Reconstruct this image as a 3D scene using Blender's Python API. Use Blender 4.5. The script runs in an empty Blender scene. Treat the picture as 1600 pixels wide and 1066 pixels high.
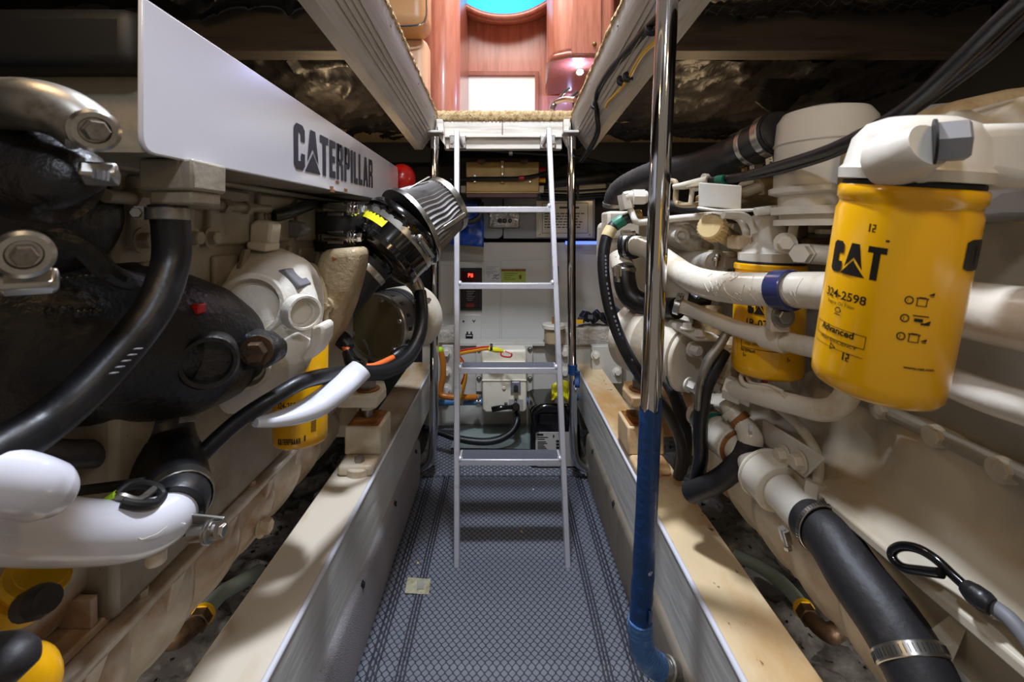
import bpy, bmesh, math, random
from mathutils import Vector, noise
random.seed(7)
SC = bpy.context.scene
COL = SC.collection
F, CX, CY = 720.0, 788.0, 360.0          # focal length in pixels and vanishing point of the level camera
PI = math.pi

# ------------------------------------------------------------------ camera, world, lights, exposure
cam_d = bpy.data.cameras.new('camera'); cam = bpy.data.objects.new('camera', cam_d); COL.objects.link(cam)
cam.location = (0, 0, 0); cam.rotation_euler = (PI/2, 0, 0)
cam_d.sensor_width = 36; cam_d.lens = 36*F/1600
cam_d.shift_x = (800-CX)/1600; cam_d.shift_y = -(533-CY)/1600
cam_d.clip_start = .02; cam_d.clip_end = 60
cam_d.dof.use_dof = True; cam_d.dof.focus_distance = 1.5; cam_d.dof.aperture_fstop = 9
SC.camera = cam
SC.view_settings.view_transform = 'Standard'; SC.view_settings.look = 'None'
SC.view_settings.exposure = 0.12; SC.view_settings.gamma = 1; SC.view_settings.use_curve_mapping = False
world = bpy.data.worlds.new('world'); SC.world = world; world.use_nodes = True
wb = world.node_tree.nodes['Background']; wb.inputs[0].default_value = (1, .84, .66, 1); wb.inputs[1].default_value = .20

def light(name, kind, loc, power, color, size=.3, target=None, sy=None, spot=None):
    d = bpy.data.lights.new(name, kind); d.energy = power; d.color = color
    if kind == 'AREA':
        d.shape = 'RECTANGLE'; d.size = size; d.size_y = sy or size
    else:
        d.shadow_soft_size = size
        if spot: d.spot_size = math.radians(spot); d.spot_blend = .4
    o = bpy.data.objects.new(name, d); COL.objects.link(o); o.location = loc
    if target is not None:
        o.rotation_euler = (Vector(target)-Vector(loc)).to_track_quat('-Z', 'Y').to_euler()
    return o
COOL = (.78, .86, 1.0); WARM = (1.0, .70, .38)
light('hatch_ceiling_lamp', 'AREA', (-.05, 1.1, 1.75), 66, COOL, .2, (0, 1.1, 0))
light('work_lamp', 'POINT', (.0, -.12, .72), 12, COOL, .05)
light('aft_fill_spot', 'SPOT', (0, .55, 1.1), 24, (.92, .94, 1.0), .06, (0, 2.9, -.45), spot=46)  # added spot without a visible source, brightens the aft enclosure
light('warm_lamp_left', 'POINT', (-.66, 1.80, .30), 2.2, WARM, .04)
light('warm_lamp_right', 'POINT', (.74, 1.80, .27), 2.4, WARM, .04)
light('warm_lamp_near_left', 'POINT', (-.47, .35, .50), 3.0, WARM, .05)
light('warm_lamp_near_right', 'POINT', (.47, .15, .52), 3.0, WARM, .05)
light('bilge_fill_left', 'POINT', (-.95, .95, -.9), 4, (1, .9, .8), .08)  # added fill light, not a real fitting; lifts the dark left bilge
light('bilge_fill_right', 'POINT', (.95, .95, -.9), 3.4, (1, .88, .75), .08)  # matching fill light added to lift the right bilge
light('salon_lamp', 'AREA', (0, 3.0, 2.3), 52, (1, .93, .88), 1.2, (0, 3.2, 0))

# ------------------------------------------------------------------ materials
def lin(c):
    return tuple((x/255/12.92 if x/255 <= .04045 else ((x/255+.055)/1.055)**2.4) for x in c)+(1,)
def mat(name, c, rough=.5, metal=0, stain=None, amt=.5, sscale=6, spk=None, bump=0, bscale=40, coat=0, emit=None, es=0, stretch=None, detail=6):
    m = bpy.data.materials.new(name); m.use_nodes = True
    nt = m.node_tree; b = nt.nodes['Principled BSDF']; L = nt.links.new
    b.inputs['Base Color'].default_value = lin(c); b.inputs['Roughness'].default_value = rough; b.inputs['Metallic'].default_value = metal
    if coat: b.inputs['Coat Weight'].default_value = coat; b.inputs['Coat Roughness'].default_value = .12
    if emit: b.inputs['Emission Color'].default_value = lin(emit); b.inputs['Emission Strength'].default_value = es
    if stain or spk or bump:
        tc = nt.nodes.new('ShaderNodeTexCoord'); src = tc.outputs['Object']
        if stretch:
            mp = nt.nodes.new('ShaderNodeMapping'); mp.inputs['Scale'].default_value = stretch; L(src, mp.inputs[0]); src = mp.outputs[0]
    last = None
    def layer(scale, col, lo, hi, det):
        nonlocal last
        n = nt.nodes.new('ShaderNodeTexNoise'); n.inputs['Scale'].default_value = scale; n.inputs['Detail'].default_value = det
        n.inputs['Roughness'].default_value = .62; L(src, n.inputs['Vector'])
        r = nt.nodes.new('ShaderNodeMapRange'); r.inputs[1].default_value = lo; r.inputs[2].default_value = hi; L(n.outputs[0], r.inputs[0])
        x = nt.nodes.new('ShaderNodeMix'); x.data_type = 'RGBA'; L(r.outputs[0], x.inputs[0])
        x.inputs[6].default_value = lin(c); x.inputs[7].default_value = lin(col)
        if last: L(last, x.inputs[6])
        last = x.outputs[2]
    if stain: layer(sscale, stain, .70-amt*.34, .92-amt*.34, detail)
    if spk: layer(spk[0], spk[1], spk[2], spk[2]+.05, 3)
    if last: L(last, b.inputs['Base Color'])
    if bump:
        n = nt.nodes.new('ShaderNodeTexNoise'); n.inputs['Scale'].default_value = bscale; n.inputs['Detail'].default_value = 4; L(src, n.inputs['Vector'])
        bp = nt.nodes.new('ShaderNodeBump'); bp.inputs['Strength'].default_value = bump; bp.inputs['Distance'].default_value = .01
        L(n.outputs[0], bp.inputs['Height']); L(bp.outputs[0], b.inputs['Normal'])
    return m

M = {}
M['cream'] = mat('cream_engine_paint', (212, 202, 184), .32, stain=(176, 142, 96), amt=.55, sscale=5, spk=(90, (120, 84, 50), .70), bump=.12, bscale=60)
M['cream_clean'] = mat('clean_cream_paint', (218, 212, 200), .28, stain=(198, 180, 146), amt=.35, sscale=7, bump=.05, bscale=80)
M['pan'] = mat('oil_pan_paint', (204, 198, 186), .30, stain=(150, 104, 54), amt=.68, sscale=4.5, spk=(60, (90, 60, 36), .72), bump=.12, bscale=30)
M['tray'] = mat('sump_paint', (196, 186, 166), .26, stain=(168, 136, 88), amt=.55, sscale=3.5, spk=(45, (92, 66, 42), .74), bump=.06, bscale=20)
M['block'] = mat('grey_engine_paint', (150, 143, 128), .42, stain=(112, 96, 72), amt=.7, sscale=5, spk=(55, (72, 56, 40), .71), bump=.2, bscale=45)
M['casting'] = mat('cast_cream_paint', (216, 210, 198), .45, stain=(196, 170, 124), amt=.3, sscale=6, bump=.16, bscale=110)
M['tan'] = mat('tan_cast_metal', (176, 156, 122), .45, stain=(138, 110, 70), amt=.6, sscale=9, bump=.3, bscale=90)
M['white'] = mat('white_gloss_paint', (216, 216, 224), .22, stain=(208, 206, 206), amt=.3, sscale=3, coat=.3)
M['pipe'] = mat('cracked_cream_pipe_paint', (220, 212, 196), .26, stain=(196, 174, 132), amt=.45, sscale=11, bump=.1, bscale=50, coat=.2)
M['girder'] = mat('girder_paint', (216, 204, 184), .35, stain=(186, 142, 80), amt=.52, sscale=3.6, spk=(34, (84, 60, 40), .73), bump=.06, bscale=60, stretch=(1, .35, 1))
M['girder_warm'] = mat('amber_stained_girder_paint', (222, 196, 154), .4, stain=(196, 150, 92), amt=.7, sscale=4, spk=(40, (96, 62, 36), .66), bump=.08, bscale=60, stretch=(1, .5, 1))
M['mount_warm'] = mat('rust_stained_mount_paint', (220, 190, 146), .42, stain=(196, 124, 56), amt=.62, sscale=9, spk=(50, (90, 56, 30), .68), bump=.1)
M['mount'] = mat('stained_mount_paint', (212, 200, 178), .4, stain=(184, 130, 66), amt=.5, sscale=9, spk=(50, (90, 60, 36), .70), bump=.1)
M['girder_side'] = mat('brushed_white_paint', (206, 204, 198), .38, stain=(176, 172, 164), amt=.5, sscale=14, bump=.25, bscale=60, stretch=(1, .1, .6))
M['rubber'] = mat('black_rubber', (20, 20, 23), .38, stain=(44, 44, 50), amt=.5, sscale=14, bump=.06, bscale=90)
M['rubber_matt'] = mat('dusty_black_rubber', (30, 28, 30), .55, stain=(66, 60, 58), amt=.5, sscale=12, bump=.15, bscale=50)
M['blackcast'] = mat('black_lagging', (16, 15, 18), .42, stain=(40, 33, 28), amt=.6, sscale=7, bump=.3, bscale=90)
M['gloss'] = mat('gloss_black_shell', (8, 8, 9), .12, coat=.4)
M['dark'] = mat('dark_matt', (10, 10, 11), .6)
M['chrome'] = mat('polished_steel', (205, 205, 208), .08, 1)
M['steel'] = mat('brushed_steel', (190, 188, 182), .28, 1, stain=(130, 120, 104), amt=.4, sscale=30)
M['steel_dull'] = mat('dull_steel', (150, 146, 138), .4, .9, stain=(100, 80, 60), amt=.5, sscale=40)
M['alu'] = mat('ladder_aluminium', (204, 202, 208), .38, .45, stain=(170, 166, 164), amt=.4, sscale=30, bump=.05, bscale=200)
M['rust'] = mat('rust', (150, 96, 40), .7, stain=(92, 56, 26), amt=.6, sscale=30, bump=.3, bscale=100)
M['brass'] = mat('brass_case', (134, 108, 62), .38, .55, stain=(110, 88, 52), amt=.6, sscale=7, stretch=(1, 1, 3))
M['bronze'] = mat('aged_bronze', (92, 72, 54), .5, .6, stain=(50, 44, 40), amt=.6, sscale=30, bump=.3)
M['yellow'] = mat('yellow_filter_paint', (240, 176, 8), .22, coat=.35)
M['ink'] = mat('black_print', (24, 20, 14), .5)
M['inknavy'] = mat('navy_print', (22, 22, 40), .5)
M['inkgrey'] = mat('faint_print', (120, 92, 20), .6)
M['greyprint'] = mat('grey_print', (128, 128, 132), .6)
M['red'] = mat('red_plastic', (190, 26, 18), .3, coat=.3)
M['redlens'] = mat('red_lit_digits', (255, 60, 40), .4, emit=(255, 40, 26), es=9)
M['orange'] = mat('orange_wire', (240, 110, 40), .45)
M['amber'] = mat('amber_hose', (186, 110, 30), .3, coat=.3)
M['blue'] = mat('blue_tape', (10, 56, 108), .42, stain=(22, 74, 150), amt=.5, sscale=14, bump=.3, bscale=70)
M['tapewrap'] = mat('wrinkled_pale_blue_tape', (70, 112, 164), .35, stain=(130, 160, 196), amt=.5, sscale=24, bump=.6, bscale=60)
M['bluehose'] = mat('blue_hose', (66, 120, 170), .5, stain=(90, 130, 140), amt=.5, sscale=20)
M['greenhose'] = mat('faded_blue_green_hose', (140, 158, 156), .5, stain=(170, 156, 124), amt=.5, sscale=14)
M['tarp'] = mat('blue_tarp', (24, 70, 160), .35, stain=(50, 100, 200), amt=.5, sscale=8, bump=.6, bscale=14)
M['indigo'] = mat('dark_blue_band', (44, 50, 96), .22, stain=(100, 104, 136), amt=.5, sscale=20, coat=.4)
M['green'] = mat('green_tape', (10, 110, 84), .4)
M['lime'] = mat('lime_plastic', (180, 230, 20), .4)
M['yel2'] = mat('yellow_plastic', (222, 214, 30), .4, bump=.3, bscale=30)
M['yel3'] = mat('yellow_band', (226, 176, 20), .4)
M['wood'] = mat('cherry_wood', (192, 128, 108), .32, stain=(170, 104, 84), amt=.8, sscale=5, stretch=(5, 5, .5), coat=.2, detail=3)
M['wood_dark'] = mat('cherry_wood_edge', (150, 88, 70), .3, stain=(126, 68, 54), amt=.7, sscale=6, stretch=(5, 5, .6), coat=.3)
M['leather'] = mat('tan_leather', (196, 146, 96), .42, bump=.05, bscale=60)
M['leather_light'] = mat('pale_leather', (222, 178, 142), .45)
M['carpet'] = mat('beige_carpet_edge', (212, 184, 136), .95, stain=(160, 126, 80), amt=.8, sscale=60, bump=1, bscale=200)
M['plank'] = mat('pale_painted_timber', (204, 196, 184), .55, stain=(168, 156, 140), amt=.6, sscale=9, stretch=(.4, 5, 5), spk=(30, (90, 74, 60), .72), bump=.15, bscale=40)
M['plank_long'] = mat('grey_laminated_timber', (186, 180, 172), .6, stain=(162, 156, 148), amt=.6, sscale=9, stretch=(9, .5, 9), bump=.12, bscale=50)
M['joist'] = mat('grey_joist_timber', (96, 88, 80), .6, stain=(70, 62, 56), amt=.6, sscale=8, stretch=(.5, 5, 5))
M['foil'] = mat('dark_foil_quilt', (40, 38, 38), .42, .0, stain=(58, 54, 52), amt=.6, sscale=9, bump=.35, bscale=45, stretch=(1, .3, 1))
M['foil'].node_tree.nodes['Principled BSDF'].inputs['Specular IOR Level'].default_value = .22
M['goldfoil'] = mat('gold_foil_tape', (168, 134, 76), .25, .7, bump=.5, bscale=40)
M['wall'] = mat('grey_bulkhead', (30, 30, 34), .6, stain=(34, 34, 38), amt=.5)
M['cabinet'] = mat('white_equipment_enclosure', (206, 203, 194), .3, stain=(188, 180, 164), amt=.4, sscale=3, coat=.15)
M['cabinet_grey'] = mat('grey_locker_panel', (138, 138, 142), .4)
M['box'] = mat('offwhite_moulded_box', (224, 216, 196), .35, stain=(190, 174, 140), amt=.45, sscale=10)
M['crossbeam'] = mat('cross_member_paint', (188, 184, 174), .42, stain=(166, 142, 104), amt=.45, sscale=6, bump=.1)
M['foam'] = mat('rough_grey_lagging', (178, 170, 156), .9, stain=(140, 130, 116), amt=.7, sscale=20, bump=.9, bscale=60)
M['bilge'] = mat('wet_bilge', (84, 82, 80), .30, stain=(150, 150, 152), amt=.7, sscale=9, spk=(26, (24, 18, 12), .60), bump=.7, bscale=24)
M['tread'] = mat('grey_embossed_lining', (124, 114, 100), .6, stain=(98, 88, 76), amt=.5, sscale=10)
M['sheet'] = mat('grey_green_sheet', (128, 138, 134), .4, stain=(108, 114, 110), amt=.5, sscale=8)
M['paper'] = mat('paper', (214, 210, 214), .7)
M['notice'] = mat('laminated_notice', (196, 190, 170), .35, coat=.3)
M['greensticker'] = mat('green_sticker', (172, 190, 84), .5)
M['bag'] = mat('clear_bag_film', (170, 168, 162), .15, .4, bump=.8, bscale=40)
M['label'] = mat('grey_paper_label', (170, 164, 158), .55)
M['foilpacket'] = mat('gold_packet', (196, 190, 160), .25, .4, stain=(160, 150, 112), amt=.6, sscale=40, bump=.4, bscale=60)
M['disc'] = mat('olive_steel_disc', (136, 124, 92), .25, .7, stain=(112, 100, 72), amt=.5, sscale=6)
M['pleat'] = mat('grey_pleated_gauze', (112, 108, 106), .5, .35, stain=(84, 80, 80), amt=.5, sscale=20)
M['grip'] = mat('grey_grip_tape', (78, 80, 88), .85, bump=.4, bscale=300)
M['greypaint'] = mat('grey_recess_paint', (112, 112, 116), .55)
M['yellowcap'] = mat('yellowed_nylon_cap', (206, 180, 128), .5, stain=(226, 210, 170), amt=.5, sscale=30)
M['puck'] = mat('blue_white_led', (255, 255, 255), .4, emit=(190, 205, 255), es=40)
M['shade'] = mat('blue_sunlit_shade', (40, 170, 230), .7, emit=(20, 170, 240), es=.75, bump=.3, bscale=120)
M['doorwhite'] = mat('white_door_panel', (252, 250, 246), .4)
M['bluepaint'] = mat('grey_blue_fabric', (160, 154, 156), .8, stain=(132, 128, 130), amt=.5, sscale=160, bump=.8, bscale=420)
M['greybox'] = mat('dark_rear_box', (26, 26, 28), .55)
# ------------------------------------------------------------------ placing and mesh helpers
def P(x, y, Y): return Vector(((x-CX)*Y/F, Y, (CY-y)*Y/F))
def onX(x, y, X): return P(x, y, X*F/(x-CX))
def onZ(x, y, Z): return P(x, y, Z*F/(CY-y))
def pts(s): return [P(*map(float, t.split(','))) for t in s.split()]
V = Vector
UX, UY, UZ = V((1, 0, 0)), V((0, 1, 0)), V((0, 0, 1))
def frame(z, hint=None):
    z = z.normalized(); h = hint if hint is not None else (UZ if abs(z.z) < .9 else UY)
    x = h.cross(z).normalized(); return x, z.cross(x), z

class MB:
    def __init__(s): s.v = []; s.f = []
    def add(s, vs, fs):
        o = len(s.v); s.v += [V(v) for v in vs]; s.f += [[i+o for i in f] for f in fs]; return s
    def hexa(s, c):                      # 8 corners: bottom 4 ccw, top 4
        return s.add(c, [(3, 2, 1, 0), (4, 5, 6, 7), (0, 1, 5, 4), (1, 2, 6, 5), (2, 3, 7, 6), (3, 0, 4, 7)])
    def box(s, x0, x1, y0, y1, z0, z1):
        return s.hexa([(x0, y0, z0), (x1, y0, z0), (x1, y1, z0), (x0, y1, z0), (x0, y0, z1), (x1, y0, z1), (x1, y1, z1), (x0, y1, z1)])
    def obox(s, c, sx, sy, sz, ax=(UX, UY, UZ)):
        a, b, d = ax[0]*sx/2, ax[1]*sy/2, ax[2]*sz/2
        return s.hexa([c-a-b-d, c+a-b-d, c+a+b-d, c-a+b-d, c-a-b+d, c+a-b+d, c+a+b+d, c-a+b+d])
    def pbox(s, x0, y0, x1, y1, Y, dY):  # front face seen at these pixels at depth Y, straight back by dY
        a, b = P(x0, y1, Y), P(x1, y0, Y)
        return s.box(a.x, b.x, Y, Y+dY, a.z, b.z)
    def prism(s, poly, d):               # planar polygon of 3-D points pushed along vector d
        n = len(poly); a = [V(p) for p in poly]; b = [p+d for p in a]
        return s.add(a+b, [list(range(n)), list(range(2*n-1, n-1, -1))]+[(i, i+n, (i+1) % n+n, (i+1) % n) for i in range(n)])
    def pprism(s, t, Y, dY):
        q = [tuple(map(float, k.split(','))) for k in t.split()]
        return s.prism([P(x, y, Y) for x, y in q], UY*dY)
    def lathe(s, o, ax, prof, n=28, hint=None, a0=0, a1=2*PI):
        x, y, z = frame(ax, hint); o = V(o); full = abs(a1-a0-2*PI) < 1e-6; m = n if full else n+1
        base = len(s.v); rings = []
        for t, r in prof:
            if r < 1e-6: s.v.append(o+z*t); rings.append([len(s.v)-1]*m)
            else:
                k = len(s.v)
                for i in range(m):
                    a = a0+(a1-a0)*i/n; s.v.append(o+z*t+(x*math.cos(a)+y*math.sin(a))*r)
                rings.append(list(range(k, k+m)))
        for A, B in zip(rings, rings[1:]):
            for i in range(n):
                j = (i+1) % m
                q = [A[i], A[j], B[j], B[i]]; u = []
                for e in q:
                    if e not in u: u.append(e)
                if len(u) > 2: s.f.append(u)
        return s
    def cyl(s, a, b, r, n=20, r2=None, ch=0):
        d = V(b)-V(a); L = d.length; r2 = r if r2 is None else r2
        pr = [(0, 0), (0, r-ch), (ch, r), (L-ch, r2), (L, r2-ch), (L, 0)] if ch else [(0, 0), (0, r), (L, r2), (L, 0)]
        return s.lathe(a, d, pr, n)
    def tube(s, ps, r, n=16, sub=7, rib=None, caps=True, flat=1, straight=False):
        ps = [V(p) for p in ps]; k = len(ps); rs = list(r) if isinstance(r, (list, tuple)) else [r]*k
        C, R = [], []
        if straight: C, R = ps, rs
        else:
            for i in range(k-1):
                p0, p1, p2, p3 = ps[max(i-1, 0)], ps[i], ps[i+1], ps[min(i+2, k-1)]
                for j in range(sub):
                    t = j/sub
                    C.append(.5*((2*p1)+(p2-p0)*t+(2*p0-5*p1+4*p2-p3)*t*t+(3*p1-p0-3*p2+p3)*t**3)); R.append(rs[i]+(rs[i+1]-rs[i])*t)
            C.append(ps[-1]); R.append(rs[-1])
        T = [(C[min(i+1, len(C)-1)]-C[max(i-1, 0)]).normalized() for i in range(len(C))]
        x, y, _ = frame(T[0]); base = len(s.v)
        for i, c in enumerate(C):
            x = (x-T[i]*x.dot(T[i])).normalized(); y = T[i].cross(x)
            rr = R[i]*(1+(rib if i % 2 else 0)) if rib else R[i]
            for q in range(n):
                a = 2*PI*q/n; s.v.append(c+(x*math.cos(a)+y*math.sin(a)*flat)*rr)
        for i in range(len(C)-1):
            for q in range(n):
                w = (q+1) % n; s.f.append([base+i*n+q, base+i*n+w, base+(i+1)*n+w, base+(i+1)*n+q])
        if caps:
            s.f.append([base+q for q in range(n-1, -1, -1)]); e = base+(len(C)-1)*n; s.f.append([e+q for q in range(n)])
        return s
    def hexbolt(s, p, ax, r=.009, h=.008, washer=True):
        p = V(p); ax = ax.normalized()
        if washer: s.lathe(p, ax, [(0, 0), (0, r*1.45), (h*.22, r*1.45), (h*.22, 0)], 18); p = p+ax*h*.2
        return s.lathe(p, ax, [(0, 0), (0, r), (h*.85, r), (h, r*.86), (h, 0)], 6)
    def ring(s, o, ax, ri, ro, h, n=28):
        return s.lathe(o, ax, [(0, ri), (0, ro-.001), (.001, ro), (h-.001, ro), (h, ro-.001), (h, ri), (0, ri)], n)
    def band(s, c, ax, r, w, th=.0012, n=26):   # a hose clamp: band, screw housing and screw
        ax = ax.normalized(); s.ring(V(c)-ax*w/2, ax, r*.98, r+th, w, n); return s
    def worm(s, c, ax, r, w, side):
        ax = ax.normalized(); side = (side-ax*side.dot(ax)).normalized(); t = ax.cross(side)
        p = V(c)+side*(r+w*.34)
        s.obox(p, w*1.05, w*1.5, w*.62, (ax, t, side))
        s.cyl(p-t*w*.9+side*w*.1, p+t*w*1.15+side*w*.1, w*.3, 12)
        s.hexbolt(p+t*w*1.1+side*w*.1, t, w*.42, w*.5, False); return s
    def sphere(s, c, rx, ry=None, rz=None, n=24, m=14, ax=(UX, UY, UZ)):
        ry = ry or rx; rz = rz or rx; k = len(s.v); c = V(c)
        for i in range(m+1):
            a = PI*i/m-PI/2
            for j in range(n):
                b = 2*PI*j/n
                s.v.append(c+ax[0]*rx*math.cos(a)*math.cos(b)+ax[1]*ry*math.cos(a)*math.sin(b)+ax[2]*rz*math.sin(a))
        for i in range(m):
            for j in range(n): s.f.append([k+i*n+j, k+i*n+(j+1) % n, k+(i+1)*n+(j+1) % n, k+(i+1)*n+j])
        return s
    def grid(s, fn, nu, nv):
        k = len(s.v)
        for i in range(nu+1):
            for j in range(nv+1): s.v.append(V(fn(i/nu, j/nv)))
        for i in range(nu):
            for j in range(nv):
                a = k+i*(nv+1)+j; s.f.append([a, a+nv+1, a+nv+2, a+1])
        return s

def obj(name, mb, m, parent=None, bevel=0, smooth=35, solid=0, seg=2, sub=0, origin=None):
    me = bpy.data.meshes.new(name)
    root = V((0, 0, 0))
    if parent is not None:
        q = parent
        while q is not None: root = root+q.location; q = q.parent
    else:
        if origin is None:
            xs = [v.x for v in mb.v]; ys = [v.y for v in mb.v]; zs = [v.z for v in mb.v]
            origin = V(((min(xs)+max(xs))/2, (min(ys)+max(ys))/2, min(zs)))
        root = V(origin)
    me.from_pydata([v-root for v in mb.v], [], mb.f); me.materials.append(M[m] if isinstance(m, str) else m)
    bm = bmesh.new(); bm.from_mesh(me); bmesh.ops.remove_doubles(bm, verts=bm.verts, dist=1e-6)
    bmesh.ops.recalc_face_normals(bm, faces=bm.faces); bm.to_mesh(me); bm.free()
    me.shade_smooth(); me.set_sharp_from_angle(angle=math.radians(smooth))
    o = bpy.data.objects.new(name, me); COL.objects.link(o)
    if parent is not None: o.parent = parent
    else: o.location = root
    if solid: d = o.modifiers.new('solid', 'SOLIDIFY'); d.thickness = solid; d.offset = 0
    if bevel: d = o.modifiers.new('bevel', 'BEVEL'); d.width = bevel; d.segments = seg; d.limit_method = 'ANGLE'; d.angle_limit = .6
    if sub: d = o.modifiers.new('sub', 'SUBSURF'); d.levels = sub; d.render_levels = sub
    return o
def tag(o, label, cat, group=None, kind=None):
    o['label'] = label; o['category'] = cat
    if group: o['group'] = group
    if kind: o['kind'] = kind
    return o
def thing(name, label, cat, loc, group=None, kind=None):
    o = bpy.data.objects.new(name, None); COL.objects.link(o); o.location = loc; o.empty_display_size = .05
    return tag(o, label, cat, group, kind)
def struct(name, mb, m, **k):
    o = obj(name, mb, m, **k); o['kind'] = 'structure'; return o
def lab(o, t): o['label'] = t; return o

# ------------------------------------------------------------------ lettering
BLOCK = {
 'C': (.56, [[(.12, 0), (.44, 0), (.56, .1), (.56, .37), (.35, .37), (.35, .19), (.21, .19), (.21, .81), (.35, .81), (.35, .63), (.56, .63), (.56, .9), (.44, 1), (.12, 1), (0, .9), (0, .1)]]),
 '^': (.74, [[(.22, 1), (.52, 1), (.72, .22), (.37, .58), (.04, .22)], [(-.10, 0), (.84, 0), (.37, .47)]]),
 'A': (.60, [[(.18, 1), (.42, 1), (.60, 0), (.40, 0), (.37, .2), (.23, .2), (.20, 0), (0, 0)]]),
 'T': (.56, [[(0, 1), (.56, 1), (.56, .81), (.39, .81), (.39, 0), (.17, 0), (.17, .81), (0, .81)]]),
 'E': (.46, [[(0, 0), (.46, 0), (.46, .19), (.21, .19), (.21, .41), (.42, .41), (.42, .59), (.21, .59), (.21, .81), (.46, .81), (.46, 1), (0, 1)]]),
 'R': (.56, [[(0, 0), (.2, 0), (.2, 1), (0, 1)], [(.2, .81), (.36, .81), (.36, 1), (.2, 1)], [(.36, .5), (.46, .5), (.55, .6), (.55, .9), (.46, 1), (.36, 1)], [(.2, .40), (.36, .40), (.36, .58), (.2, .58)], [(.36, 0), (.57, 0), (.55, .42), (.46, .5), (.36, .5)]]),
 'P': (.54, [[(0, 0), (.2, 0), (.2, 1), (0, 1)], [(.2, .81), (.36, .81), (.36, 1), (.2, 1)], [(.36, .38), (.46, .38), (.54, .48), (.54, .9), (.46, 1), (.36, 1)], [(.2, .38), (.36, .38), (.36, .56), (.2, .56)]]),
 'I': (.21, [[(0, 0), (.21, 0), (.21, 1), (0, 1)]]),
 'L': (.44, [[(0, 0), (.44, 0), (.44, .19), (.21, .19), (.21, 1), (0, 1)]])}
def block_text(t, gap=.09):
    polys, x = [], 0
    for ch in t:
        w, ps = BLOCK[ch]; polys += [[(px+x, py) for px, py in p] for p in ps]; x += w+gap
    return polys, x-gap
def font_polys(t, bold=.0):
    cu = bpy.data.curves.new('t', 'FONT'); cu.body = t; cu.size = 1; cu.offset = bold; cu.resolution_u = 3
    o = bpy.data.objects.new('t', cu); COL.objects.link(o); dg = bpy.context.evaluated_depsgraph_get(); dg.update()
    me = o.evaluated_get(dg).to_mesh(); vs = [(v.co.x, v.co.y) for v in me.vertices]; fs = [[vs[i] for i in p.vertices] for p in me.polygons]
    o.evaluated_get(dg).to_mesh_clear(); bpy.data.objects.remove(o); bpy.data.curves.remove(cu)
    w = max(v[0] for v in vs); return fs, w
def lay(mb, polys, x0, y0, w, h, srcw, mapf, cut=0):   # put 2-D polygons (source width srcw, height 1) into the rectangle, map to 3-D
    bm = bmesh.new()
    for p in polys:
        try: bm.faces.new([bm.verts.new((x0+a/srcw*w, y0+b*h, 0)) for a, b in p])
        except ValueError: pass
    if cut:
        bmesh.ops.triangulate(bm, faces=bm.faces[:])
        xs = [v.co.x for v in bm.verts]; k = min(xs)
        while k < max(xs):
            bmesh.ops.bisect_plane(bm, geom=bm.verts[:]+bm.edges[:]+bm.faces[:], plane_co=(k, 0, 0), plane_no=(1, 0, 0)); k += cut
    bm.verts.index_update()
    mb.add([mapf(v.co.x, v.co.y) for v in bm.verts], [[v.index for v in f.verts] for f in bm.faces]); bm.free()
def rect(x0, y0, x1, y1): return [(x0, y0), (x1, y0), (x1, y1), (x0, y1)]
def flatmap(o, ux, uy): return lambda x, y: o+ux*x+uy*y
def cylmap(top, ax, r, front):            # x is arc length from the front line, y is distance down the axis (negative)
    z = ax.normalized(); f = (front-z*front.dot(z)).normalized(); s = f.cross(z)
    return lambda x, y: top+z*(-y)+(f*math.cos(x/r)+s*math.sin(x/r))*(r+.0004)
# ------------------------------------------------------------------ the room: bilge floor, hull sides, bulkhead, deckhead
struct('floor', MB().box(-1.5, 1.5, -.6, 3.1, -1.24, -1.2), 'bilge')
b = MB()
b.grid(lambda u, v: (-.39-.9*u, .2+2.6*v, -1.17+.05*noise.fractal(V((u*7, v*16, 0)), 1, 2, 4)-.03*u), 40, 110)
struct('floor', b, 'bilge')
b = MB()
b.grid(lambda u, v: (.39+.9*u, .2+2.6*v, -1.17+.05*noise.fractal(V((u*7+9, v*16, 3)), 1, 2, 4)-.03*u), 40, 110)
struct('floor', b, 'bilge')
struct('wall_left', MB().box(-1.54, -1.5, -.6, 3.1, -1.24, .75), 'wall')
struct('wall_right', MB().box(1.5, 1.54, -.6, 3.1, -1.24, .75), 'wall')
struct('wall_back', MB().box(-1.5, 1.5, 3.06, 3.1, -1.24, .52), 'wall')
struct('ceiling', MB().box(-1.5, -.44, -.6, 3.1, .70, .74), 'dark')
struct('ceiling', MB().box(.44, 1.5, -.6, 3.1, .70, .74), 'dark')
struct('ceiling', MB().box(-.44, .44, 2.24, 3.1, .48, .52), 'dark')

def quilt(name, x0, x1, y0, y1, z, sd, label, sag=.05, m='foil'):
    def fn(u, v):
        x = x0+(x1-x0)*u; y = y0+(y1-y0)*v
        n = noise.fractal(V((x*2.6+sd, y*3.4, sd)), .9, 2, 4)
        r = 1-abs(noise.noise(V((x*4+y*5+sd, x*2-y*3, sd+4))))*2
        r2 = 1-abs(noise.noise(V((x*11-y*4+sd, y*13, sd+7))))*2
        r3 = 1-abs(noise.noise(V((x*7+y*9+sd, x*3-y*2, sd+2))))*2
        return (x, y, z-sag*math.sin(PI*v)*(.6+.4*math.sin(PI*u))+.028*n-.024*max(0, r)**6-.012*max(0, r3)**8-.004*max(0, r2)**5)
    o = obj(name, MB().grid(fn, 110, 80), m, smooth=75)
    return tag(o, label, 'insulation', 'foil insulation quilts')
fg = M['foil'].copy(); fg.name = 'scrim_foil_quilt'; M['foilgrid'] = fg; nt = fg.node_tree; L = nt.links.new
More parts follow.
